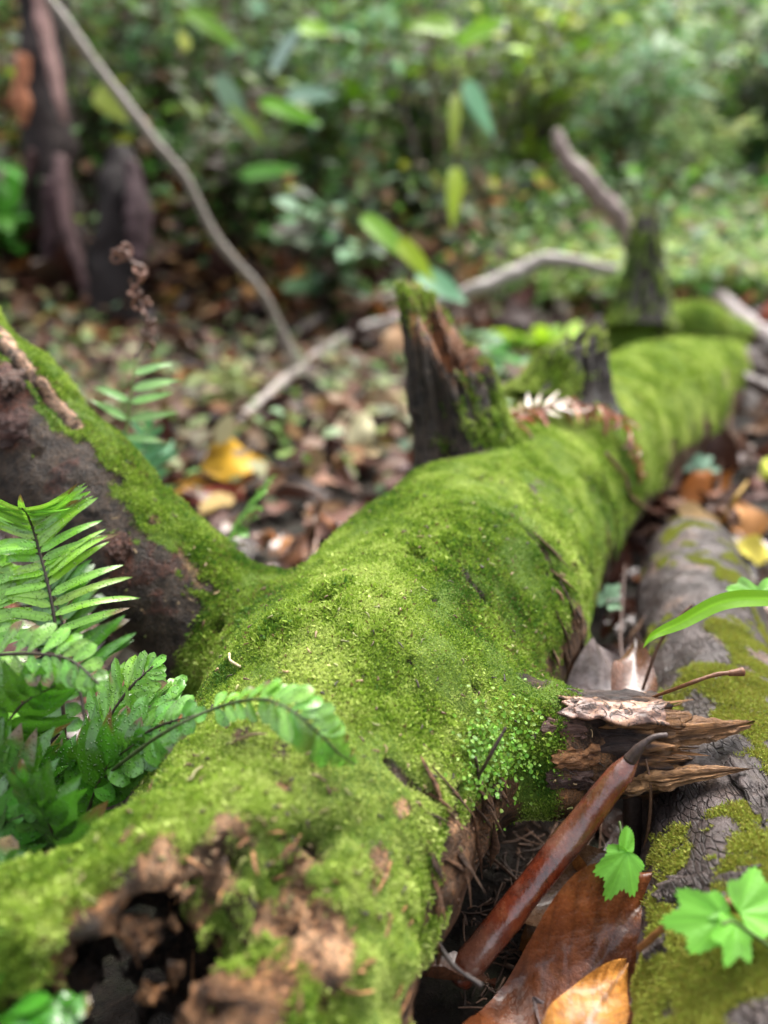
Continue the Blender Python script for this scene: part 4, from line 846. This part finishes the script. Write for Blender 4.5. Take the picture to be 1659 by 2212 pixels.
# crumbs, seeds and leaf scraps caught in the moss
mb = MB(); g = np.random.default_rng(9)
for _ in range(420):
    u, v = g.uniform(150, 1300), g.uniform(1000, 2000); p, n = surf(u, v)
    if p is None: continue
    t1 = unit(np.cross(n, g.normal(0, 1, 3))); ln = g.uniform(.0012, .006); cc = np.array([(.16, .08, .04), (.05, .03, .02), (.40, .28, .14), (.30, .32, .10)][g.integers(4)])*g.uniform(.5, 1.3)
    mb.tube([p+n*.002, p+n*.0024+t1*ln*.5+g.normal(0, .0006, 3), p+n*.002+t1*ln], [g.uniform(.0003, .0011), .0004], col=cc, n=5, seg=5)
o = mb.build('moss_debris', M['twig']); o['kind'] = 'stuff'; tag(o, 'tiny brown crumbs, seeds and stalks caught in the moss of the big log', 'debris')
# ------------------------------------------------------------------ leaf litter
def T3(u, v, h=0.):
    """the point of the forest floor behind a point of the frame, raised by h"""
    d = np.geomspace(.3, 14, 1500); q = np.array([P(u, v, x) for x in d]); k = np.argmax(q[:, 2] < gz(q[:, 0], q[:, 1])+h); return q[k] if k else q[-1]
def scatter_leaves(X, Y, L, cols, kinds=('oval',), up=.35, z=.004, nx=4, ny=2, seed=0, curl=.9, stand=.25, ratio=.30):
    n = len(X); g = np.random.default_rng(seed); a = g.uniform(0, 6.28, n); Z = gz(X, Y)+z+g.uniform(0, .02, n)*(L/.06)
    N = np.stack([g.normal(0, up, n), g.normal(0, up, n), np.ones(n)], 1); D = np.stack([np.cos(a), np.sin(a), g.normal(.1, stand, n)], 1)
    V, F, m = leaves(np.stack([X, Y, Z], 1), D, N, L, L*ratio*g.uniform(.7, 1.2, n), kinds[0], nx, ny, g.normal(.1, .45, n), g.normal(.1, .25, n), g.normal(0, curl, n), .25, 0, seed)
    return V, F, rep(cols, m)
def palette(n, pal, wts, g, val=.3):
    pal = np.array(pal); i = g.choice(len(pal), n, p=np.array(wts)/sum(wts)); return np.clip(pal[i]*np.exp(g.normal(0, val, (n, 1)))*np.exp(g.normal(0, .08, (n, 3))), 0, .85)
browns = [(.12, .05, .03), (.22, .10, .055), (.07, .03, .022), (.34, .17, .08), (.30, .23, .21), (.42, .16, .04), (.50, .35, .10), (.045, .025, .02), (.38, .28, .24)]
wb = [3.4, 3.2, 3.4, 1.8, 1.1, .9, .4, 2.8, .6]
g = np.random.default_rng(5)
def inlog(X, Y):
    q = np.stack([X, Y, np.full_like(X, .05)], -1); l_ = loc(q); return np.min([cap_d(l_, a, b, ra, rb) for gg, a, b, ra, rb, k in prims if gg == 'trunk'], 0)
n = 5200; Y = .25+3.2*g.random(n)**1.2; X = (g.random(n)-.42)*(1.0+1.25*Y)
ok = (inlog(X, Y) > -.02) & ~((X < .03) & (Y < .52)) & ~((X > -.02) & (X < .26) & (Y < .75) & (g.random(n) < .8)); X, Y = X[ok], Y[ok]; n = len(X)
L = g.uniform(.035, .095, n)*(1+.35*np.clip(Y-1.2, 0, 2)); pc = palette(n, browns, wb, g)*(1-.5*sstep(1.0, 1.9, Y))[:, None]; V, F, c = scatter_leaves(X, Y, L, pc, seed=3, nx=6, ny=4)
m_ = V[F[:, 0], 1] < 1.15
def sub_mesh(V, F, c): u_, iv = np.unique(F, return_inverse=True); return V[u_], iv.reshape(F.shape), c[u_]
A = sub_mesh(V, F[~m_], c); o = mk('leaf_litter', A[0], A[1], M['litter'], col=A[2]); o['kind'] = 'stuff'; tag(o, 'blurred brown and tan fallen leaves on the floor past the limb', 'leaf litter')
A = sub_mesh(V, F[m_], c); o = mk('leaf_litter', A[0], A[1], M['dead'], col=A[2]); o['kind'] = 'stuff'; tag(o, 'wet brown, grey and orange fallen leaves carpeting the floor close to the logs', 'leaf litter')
# broken bits: crumbs of wood, short twigs and needles on the dark soil between the logs
mb = MB()
for _ in range(520):
    u, v = g.uniform(1000, 1450), g.uniform(1650, 2212); p = G(u, v, .004+.01*g.random()); a = g.uniform(0, 6.28); ln = g.uniform(.006, .035); dv = np.array([math.cos(a), math.sin(a), g.normal(0, .25)])*ln
    mb.tube([p, p+dv*.5+g.normal(0, .0015, 3), p+dv], [g.uniform(.0004, .0012), .0005], col=np.array([.12, .07, .045])*g.uniform(.3, 2.4), n=6, seg=5)
for _ in range(300):
    q = np.array([g.uniform(-.5, 1.2), g.uniform(.35, 2.2)]); a = g.uniform(0, 6.28); ln = g.uniform(.03, .14); p = np.array([q[0], q[1], gz(q[0], q[1])+.012]); dv = np.array([math.cos(a), math.sin(a), g.normal(0, .12)])*ln
    mb.tube([p, p+dv*.5+g.normal(0, .004, 3), p+dv], [g.uniform(.0008, .0025), .0008], col=np.array([.12, .07, .045])*g.uniform(.3, 2.2), n=6, seg=5)
o = mb.build('twig_debris', M['twig']); o['kind'] = 'stuff'; tag(o, 'fine twigs, needles and wood crumbs scattered on the dark soil', 'debris')
# farther floor: litter on the left, low bright green plants on the right, both too many to count
n = 9000; Y = 3.0+9.*g.random(n)**1.4; X = (g.random(n)-.5)*(1.5+1.5*Y)+.1*Y
ok = (X < .1*Y+.15) | (g.random(n) < .15); X, Y = X[ok], Y[ok]; n = len(X)
L = g.uniform(.08, .19, n)*(1+.08*Y); V, F, c = scatter_leaves(X, Y, L, palette(n, browns, [3, 3, 2, 2, .8, .9, .5, 2, .5], g, .2)*.8, seed=4)
o = mk('leaf_litter', V, F, M['litter'], col=c); o['kind'] = 'stuff'; tag(o, 'brown leaf litter on the rising bank beyond the logs', 'leaf litter')
def herb(n, xf, yf, zf, Lr, pal, wts, seed, name, lab, kind='oval', ratio=.3, mat='farleaf', cat='ground cover', val=.35):
    g = np.random.default_rng(seed); X, Y = xf(g, n), yf(g, n); h = zf(g, n); B = np.stack([X, Y, gz(X, Y)+h], 1); a = g.uniform(0, 6.28, n)
    D = np.stack([np.cos(a), np.sin(a), g.normal(.15, .45, n)], 1); N = np.stack([g.normal(0, .45, n), g.normal(-.15, .45, n), np.ones(n)], 1); L = g.uniform(*Lr, n)
    V, F, m = leaves(B, D, N, L, L*ratio*g.uniform(.7, 1.3, n), kind, 4, 2, g.normal(.3, .3, n), g.normal(.15, .2, n))
    o = mk(name, V, F, M[mat], col=rep(palette(n, pal, wts, g, val), m)); o['kind'] = 'stuff'; return tag(o, lab, cat)
greens = [(.08, .20, .03), (.16, .32, .05), (.05, .12, .025), (.24, .36, .06), (.16, .30, .14), (.30, .34, .04)]
# right-hand carpet
yy_ = {}
def yR(g, n): y = 3.3+7.5*g.random(n)**1.3; yy_['y'] = y; return y
def xR(g, n): return .1+g.random(n)*1.0
g0_ = np.random.default_rng(77); n = 24000; Y = 3.4+7.*g0_.random(n)**1.25; X = .12*Y+g0_.random(n)**.8*(.62*Y)
a = g0_.uniform(0, 6.28, n); pal = palette(n, [(.30, .44, .12), (.42, .56, .17), (.22, .36, .10), (.42, .54, .28), (.46, .52, .13)], [3, 3, 2, 1.6, 1], g0_, .35)
L = g0_.uniform(.04, .10, n); B = np.stack([X, Y, gz(X, Y)+g0_.uniform(.0, .16, n)], 1)
V, F, m = leaves(B, np.stack([np.cos(a), np.sin(a), g0_.normal(.2, .4, n)], 1), np.stack([g0_.normal(0, .4, n), g0_.normal(-.2, .4, n), np.ones(n)], 1), L, L*.3, 'oval', 4, 2, .3, .2)
o = mk('ground_cover', V, F, M['farleaf'], col=rep(pal, m)); o['kind'] = 'stuff'; tag(o, 'bright yellow-green low plants covering the floor far behind the log', 'ground cover')
# far undergrowth closing the view
herb(48000, lambda g, n: (g.random(n)-.5)*16, lambda g, n: 6.0+8*g.random(n), lambda g, n: 1.9*g.random(n)**1.6, (.06, .16), greens+[(.03, .07, .02)], [3, 3, 2.5, 1.4, 1.6, .8, 2], 21, 'undergrowth', 'dense green undergrowth closing the view far behind', cat='undergrowth')
herb(9000, lambda g, n: -2.6+4.6*g.random(n), lambda g, n: 3.15+3.2*g.random(n), lambda g, n: .5*g.random(n)**1.8, (.04, .09), greens+[(.03, .07, .02), (.22, .13, .06)], [2.2, 1.6, 3, .5, 1.2, .5, 3.5, 2.5], 22, 'undergrowth', 'tangled dark green and brown undergrowth behind the log', cat='undergrowth')
herb(2600, lambda g, n: -1.9+2.3*g.random(n), lambda g, n: 1.35+1.9*g.random(n), lambda g, n: .10*g.random(n)**1.5, (.025, .07), [(.12, .20, .05), (.20, .26, .10), (.26, .24, .13), (.14, .08, .04), (.24, .38, .20)], [2, 1.6, 2, 4, .5], 23, 'ground_cover', 'low olive plants and moss growing through the brown litter behind the log')
# ------------------------------------------------------------------ bushes and saplings, each a thing
def bush(px, v, d, h, n, Lr, pal, wts, seed, lab, name='bush', spread=.5, group=None, kind='oval', ratio=.28, droop=.35, cat='bush', low=.25):
    if n > 150 and v < 650: n = int(n*2.1)
    g = np.random.default_rng(seed); q = P(px, v, d); bx, by = q[0], q[1]; b = np.array([bx, by, float(gz(bx, by))]); root = thing(name, lab, cat, b, group)
    ns = max(3, n//40); mb = MB(); Bs, Ds = [], []
    for k in range(ns):
        a = g.uniform(0, 6.28); r = spread*h*g.uniform(.3, 1); hh = h*g.uniform(.65, 1.05)
        p = [np.zeros(3), np.array([math.cos(a)*r*.3, math.sin(a)*r*.3, hh*.5]), np.array([math.cos(a)*r, math.sin(a)*r, hh])]
        mb.tube(p, [.008*h+.003, .002], col=(.10, .075, .05), n=14, seg=6); c = catmull(p, 40); T = unit(np.gradient(c, axis=0))
        for _ in range(n//ns):
            i = int(g.uniform(low, 1)*39); dd = unit(T[i]*.3+g.normal(0, 1, 3)*[1, 1, .35]); Bs.append(c[i]+dd*g.uniform(0, .12)*h); Ds.append(dd+[0, 0, .1])
    if n > 150 and v < 650: Lr = (Lr[0]*.6, Lr[1]*.62)
    k = len(Bs); L = g.uniform(*Lr, k); N = np.stack([g.normal(0, .3, k), g.normal(-.1, .3, k), np.ones(k)], 1)
    V, F, m = leaves(np.array(Bs), np.array(Ds), N, L, L*ratio, kind, 5, 2, g.normal(droop, .2, k), .2)
    mb.build('stem', M['twig'], root); mk('foliage', V, F, M['farleaf'], root, col=rep(palette(k, pal, wts, g, .25), m)); return root
YG = [(.36, .52, .04), (.28, .46, .04), (.42, .52, .06)]; MT = [(.24, .44, .24), (.18, .36, .17), (.34, .50, .32)]; DK = [(.04, .09, .025), (.06, .12, .03), (.03, .05, .02), (.08, .055, .035)]; MG = [(.13, .22, .05), (.09, .16, .035), (.20, .28, .08), (.10, .08, .04)]
PL = [(.40, .54, .22), (.34, .48, .18), (.46, .56, .20)]
specs = [
 (1130, 600, 4.6, 1.25, 330, (.12, .22), YG+MG, 31, 'large yellow-green leafy bush at the top centre'),
 (1310, 560, 5.2, 1.3, 300, (.12, .22), MG+MT, 32, 'mid-green bush right of the yellow-green one'),
 (1600, 520, 6.2, 1.5, 320, (.12, .22), DK+[(.04, .12, .05)], 33, 'dark green bush in the top right corner'),
 (1480, 540, 5.6, .7, 220, (.10, .18), PL, 34, 'pale green bush below the dark corner bush'),
 (900, 590, 4.2, .9, 240, (.10, .2), DK+MG+[(.2, .3, .04)], 35, 'dark green bush at the top centre left'),
 (700, 600, 3.9, 1.15, 300, (.09, .2), MG+MT+[(.18, .36, .02)], 36, 'leafy bush with mint and lime leaves at the top, left of centre'),
 (520, 640, 3.4, .75, 200, (.08, .16), DK+MG, 37, 'low dark bush behind the slanting grey pole'),
 (400, 600, 4.2, 1.1, 260, (.10, .18), MG+MT, 38, 'green bush behind the top of the slanting pole'),
 (230, 620, 3.6, .9, 220, (.08, .16), MG+DK+[(.24, .36, .02)], 39, 'green bush between the two dark snags'),
 (20, 640, 3.0, .45, 110, (.09, .16), [(.10, .34, .04), (.07, .24, .03)], 40, 'bright green low plant at the far left edge'),
 (-40, 600, 4.2, 1.3, 260, (.10, .18), MG+MT, 41, 'leafy bush cut by the left edge at the top'),
 (700, 640, 2.9, .42, 120, (.07, .14), DK+MT, 42, 'low dark plant with mint leaves in the middle distance'),
 (1560, 420, 7.6, .9, 240, (.12, .2), PL+YG, 43, 'bright lime plants far away at the right edge'),
 (1250, 470, 6.8, 1.0, 240, (.12, .2), PL+MT, 44, 'pale mint-green bush far behind the leaning branch'),
 (620, 560, 4.6, 1.4, 260, (.10, .2), MG+DK, 45, 'tall dark bush at the top behind the pole'),
]
for px, v, d, h, n, Lr, pal, sd, lab in specs: bush(px, v, d, h, n, Lr, pal, [1]*len(pal), sd, lab)
bush(1150, 700, 2.55, .10, 160, (.04, .09), [(.30, .52, .02), (.36, .55, .03)], [1, 1], 46, 'patch of brilliant lime-green low plants between the stubs', name='low_plant', spread=1.6, cat='plant')
bush(1080, 760, 2.2, .12, 70, (.05, .10), [(.08, .30, .05), (.14, .34, .14)], [1, 1], 47, 'low mid-green plants right of the tall stub', name='low_plant', spread=1.2, cat='plant')
bush(520, 900, 2.0, .12, 70, (.05, .09), [(.22, .28, .08), (.30, .30, .12)], [1, 1], 48, 'pale olive low plant at the foot of the leaning pole', name='low_plant', spread=1.2, cat='plant')
# saplings whose big leaves show one by one
def sapling(lab, basep, stem, lvs, cc_stem=(.10, .07, .05)):
    b = basep; root = thing('sapling', lab, 'sapling', b); V, F = tube_arrays([b]+stem, [.005, .003], n=24, seg=8); mk('stem', V-b, F, M['twig'], root, col=cc_stem)
    sc_ = catmull([b]+stem, 60)
    for (p, q, W, c_) in lvs:
        p = np.asarray(p); nr_ = sc_[np.argmin(np.linalg.norm(sc_-p-[0, 0, -.03], axis=1))]; Vp, Fp = tube_arrays([nr_, (nr_+p)/2+[0, 0, .01], p], [.0028, .0018], n=10, seg=6); mk('twig', Vp-b, Fp, M['twig'], root, col=cc_stem); L = np.linalg.norm(q-p); V, F, m = leaves(p, q-p, (g.normal(0, .2), -.8, .5), L, W, 'lance', 12, 4, .25, .2, 0, .1, 0, 3)
        mk('leaf', V-b, F, M['leaf'], root, col=np.array(c_)*1.)
yg = (.34, .46, .02); mt = (.20, .44, .24); lm = (.24, .50, .03)
def gp_(u, v, d): q = P(u, v, d); return np.array([q[0], q[1], float(gz(q[0], q[1]))])
sapling('sapling with long hanging yellow-green leaves at the top centre', gp_(985, 640, 2.5), [P(985, 480, 2.45), P(985, 200, 2.4), P(990, -60, 2.4)], [(P(985, 200, 2.38), P(978, 318, 2.3), .018, (.26, .34, .03)), (P(1005, 175, 2.38), P(1062, 285, 2.3), .026, mt), (P(985, 360, 2.38), P(978, 480, 2.3), .024, yg), (P(985, 100, 2.4), P(1100, 20, 2.35), .03, lm), (P(985, 60, 2.4), P(880, 40, 2.3), .035, (.22, .40, .03))])
sapling('small sapling with a bright lime blade bending down behind the tall stub', gp_(930, 660, 2.0), [P(880, 560, 1.98), P(790, 470, 1.95)], [(P(780, 465, 1.95), P(905, 560, 1.85), .024, (.22, .44, .04)), (P(860, 520, 1.9), P(940, 600, 1.85), .022, yg), (P(900, 590, 1.92), P(1010, 640, 1.85), .030, mt)])
sapling('thin sapling with scattered lime leaves near the top left of centre', gp_(640, 640, 2.9), [P(600, 400, 2.85), P(540, 200, 2.8), P(480, -40, 2.8)], [(P(640, 60, 2.8), P(715, 55, 2.7), .04, (.26, .50, .02)), (P(400, 20, 2.8), P(520, 90, 2.7), .03, (.18, .36, .03)), (P(560, 220, 2.8), P(690, 250, 2.7), .03, (.18, .46, .02)), (P(470, 160, 2.8), P(540, 290, 2.75), .035, (.20, .32, .20)), (P(490, 210, 2.8), P(570, 300, 2.75), .02, (.26, .42, .03)), (P(215, 190, 2.8), P(260, 250, 2.7), .045, (.26, .32, .03)), (P(620, 210, 2.8), P(720, 190, 2.7), .035, (.26, .42, .30)), (P(590, 160, 2.8), P(640, 40, 2.7), .03, (.30, .42, .36)), (P(520, 380, 2.8), P(640, 350, 2.7), .03, (.12, .34, .04))])
# ------------------------------------------------------------------ snags, poles and fallen branches behind
def m_trunk():
    s = NT('dark_trunk'); c = s.attr('Col'); n = s.noise(22, 5, .7, vec=s.scale((1.5, 1.5, .35))); c = s.mix(s.ramp(n, [(.38, .8), (.6, 0.)]), c, s.mix(1., c, (.15, .12, .11), 'MULTIPLY'))
    return s.bsdf(c, .7, .25, s.bump(n, .015, .8))
M['snag'] = m_trunk()
def snag(lab, pts, rad, cc, strips=(), cat='tree trunk', name='dead_tree', group=None):
    pts = [np.asarray(p) for p in pts]; b = pts[0]; root = thing(name, lab, cat, b, group); V, F = tube_arrays(pts, rad, n=60, seg=24, rough=.28, rfreq=9, seed=int(b[0]*50) & 63); mk('trunk', V-b, F, M['snag'], root, col=cc)
    for sp_, r, c_ in strips: V, F = tube_arrays(sp_, r, n=30, seg=10, rough=.3, rfreq=20, flat=.45); mk('bark_strip', V-b, F, M['snag'], root, col=c_)
snag('dark dead tree at the top left with peeling rusty and pinkish bark strips', [gp_(150, 640, 3.0), P(135, 560, 3.0), P(110, 400, 3.0), P(95, 200, 3.0), P(90, -150, 3.05)], [.08, .10, .10, .085, .09], (.035, .022, .02),
     [([P(52, 120, 2.86), P(45, 210, 2.86), P(52, 270, 2.88)], [.02, .034, .012], (.62, .24, .12)), ([P(85, -60, 2.84), P(100, 80, 2.84), P(125, 200, 2.84), P(140, 265, 2.86)], [.032, .032, .026, .010], (.34, .20, .18)), ([P(70, 330, 2.88), P(45, 430, 2.9)], [.03, .01], (.12, .06, .06)), ([P(130, 340, 2.86), P(140, 470, 2.86), P(185, 600, 2.88), P(205, 680, 2.9)], [.030, .028, .025, .02], (.17, .10, .10)), ([P(115, 400, 2.86), P(112, 580, 2.9)], [.05, .03], (.09, .05, .055))])
snag('squat dark broken snag standing behind the withered fern tip', [gp_(250, 700, 2.8), P(252, 560, 2.8), P(262, 430, 2.8), P(262, 325, 2.82)], [.085, .09, .075, .045], (.02, .013, .012), [([P(285, 350, 2.7), P(300, 460, 2.7), P(295, 560, 2.7)], [.035, .06, .04], (.085, .05, .055))])
snag('short dark hanging snag at the top edge left of the slanting pole', [gp_(275, 640, 3.9), P(285, 300, 3.9), P(278, 90, 3.9), P(268, -150, 3.9)], [.03, .03, .06, .11], (.05, .03, .026))
def branch(lab, pts, rad, cc, cat='branch', name='branch', rough=.25):
    pts = [np.asarray(p) for p in pts]; V, F = tube_arrays(pts, rad, n=80, seg=14, rough=rough, rfreq=30, seed=3); o = mk(name, V, F, M['snag'] if name == 'pole' else M['twig'], col=cc); origin_to(o, pts[0]); return tag(o, lab, cat)
branch('long slender grey pole leaning diagonally across the upper left', [P(640, 790, 2.2), P(618, 735, 2.2), P(560, 625, 2.18), P(470, 520, 2.15), P(400, 385, 2.12), P(330, 300, 2.1), P(215, 150, 2.1), P(110, 0, 2.1), P(40, -120, 2.1)], [.013, .012, .0115, .0125, .013, .013, .012], (.20, .17, .13))
branch('pale grey fallen branch lying across the floor left of the tall stub', [T3(470, 945, .03), T3(560, 870, .05), T3(660, 785, .05), T3(770, 715, .06), T3(885, 685, .07), T3(960, 660, .06)], [.010, .013, .015, .018, .020, .02], (.33, .29, .26))
branch('pale curved branch running behind the tall stub towards the far stub', [P(905, 675, 2.6), P(960, 650, 2.6), P(1040, 622, 2.6), P(1110, 590, 2.62), P(1190, 562, 2.65), P(1330, 585, 2.7)], [.014, .020, .024, .027, .025, .015], (.38, .34, .31))
branch('brown-grey broken branch leaning left above the far stub', [P(1395, 640, 2.5), P(1355, 500, 2.5), P(1290, 420, 2.5), P(1225, 345, 2.5), P(1200, 285, 2.5)], [.024, .028, .031, .026, .016], (.30, .22, .19))
branch('pale fallen branch crossing the floor at the right edge', [T3(1440, 560, .05), T3(1530, 620, .06), T3(1620, 700, .06), T3(1720, 760, .05)], [.02, .026, .028, .026], (.34, .29, .29))
branch('dark thin branch lying by the far mossy mound at the right edge', [T3(1455, 790, .12), T3(1560, 800, .12), T3(1680, 850, .10)], [.014, .016, .016], (.10, .07, .06))
branch('short grey stick lying among brown leaves at the left middle distance', [T3(640, 715, .05), T3(760, 655, .08), T3(860, 640, .1)], [.012, .014, .012], (.34, .28, .24))
# coloured leaves that show singly among the litter
def fl(lab, u, v, z, L, ratio, a, cc, tilt=(0, -.7, .7), bend=.3, kind='oval', seed=1, roll=.3):
    b = T3(u, v, z); D = np.array([math.cos(a), .2, math.sin(a)]); return dead_leaf('fallen_leaf', lab, b, b+D*L, L*ratio, tilt, cc, kind=kind, bend=bend, roll=roll, seed=seed, vein=False, mat='litter', nx=10, ny=4)
fl('bright yellow-orange leaf standing up in the litter behind the bare limb', 430, 1010, .04, .12, .34, .15, (.60, .34, .02), seed=1)
fl('orange leaf below the bright yellow one behind the bare limb', 455, 1030, .02, .11, .30, .1, (.60, .24, .02), seed=2)
fl('flat amber leaf lying left of the bright yellow leaf', 340, 1055, .02, .11, .22, .05, (.60, .30, .03), seed=3)
fl('red-brown leaf lying beneath the amber leaf behind the limb', 380, 1085, .01, .12, .28, .0, (.26, .05, .03), seed=4)
fl('cream-coloured leaf upright in the litter left of the tall stub', 772, 985, .03, .085, .32, 1.4, (.66, .60, .36), seed=5)
fl('tan leaf leaning just left of the tall stub', 850, 790, .03, .16, .36, 1.2, (.50, .30, .16), seed=6)
fl('wide tan leaf lying behind the branch left of the tall stub', 790, 900, .02, .16, .30, .3, (.34, .24, .15), seed=7)
fl('pale pinkish dead leaf caught in the undergrowth at the upper centre', 620, 325, .75, .16, .32, -.25, (.56, .45, .45), seed=8)
for i_, (u, v, cc, w_) in enumerate([(1570, 610, (.62, .36, .08), 'golden leaf lying on the floor above the pale branch at right'), (1620, 580, (.60, .30, .08), 'orange-tan leaf at the right edge above the pale branch'), (1490, 610, (.50, .42, .38), 'pale grey leaf beyond the far stub at right'), (1640, 720, (.30, .07, .03), 'curled red-brown leaf at the right edge by the mossy mound'), (1540, 640, (.34, .10, .05), 'russet leaf lying left of the golden leaves at right')]):
    fl(w_, u, v, .04, .2, .34, .2*i_, cc, seed=20+i_)
for i_, (u, v, cc, w_) in enumerate([(1590, 1190, (.72, .62, .10), 'yellow leaf on the floor right of the grey log'), (1640, 1030, (.55, .60, .08), 'yellow-green leaf at the right edge beyond the grey log'), (1480, 1090, (.45, .16, .04), 'small orange leaf in the gap behind the grey log end'), (1440, 1065, (.55, .36, .28), 'pinkish tan leaf behind the grey log end'), (1640, 1170, (.42, .20, .07), 'brown-orange leaf at the right edge next to the yellow one'), (1550, 1150, (.50, .34, .16), 'tan leaf touching the far end of the grey log')]):
    fl(w_, u, v, .03, .065, .34, .5*i_, cc, seed=30+i_)
twig('grass_blade', 'thin mustard-yellow stalk rising right of the grey log end', [T3(1555, 1140), P(1580, 1090, 1.15), P(1615, 1040, 1.15)], [.003, .0036, .002], (.50, .30, .03), cat='stalk')
for i_, (u, v, w_) in enumerate([(1500, 950, 'slender brown stem rising at the right beside the mossy log'), (1560, 930, 'thin brown stem rising near the right end of the mossy log')]):
    twig('dry_stalk', w_, [T3(u-10, 1090), P(u, v, 1.5), P(u+8, v-130, 1.55)], [.003, .002], (.22, .12, .08), cat='stalk')

# bare stems standing in the undergrowth
g = np.random.default_rng(15)
for i_ in range(12):
    u = g.uniform(-20, 1100); d = g.uniform(2.8, 4.6); b = gp_(u, 620, d); t_ = b+np.array([g.normal(0, .35), g.normal(0, .1), g.uniform(.7, 1.7)])
    twig('bare_stem', 'thin bare brown stem standing among the undergrowth behind the log', [b, (b+t_)/2+g.normal(0, .05, 3), t_], [g.uniform(.006, .014), .004], np.array([.14, .10, .075])*g.uniform(.5, 1.8), cat='stem', group='bare stems in the undergrowth', seg=7)
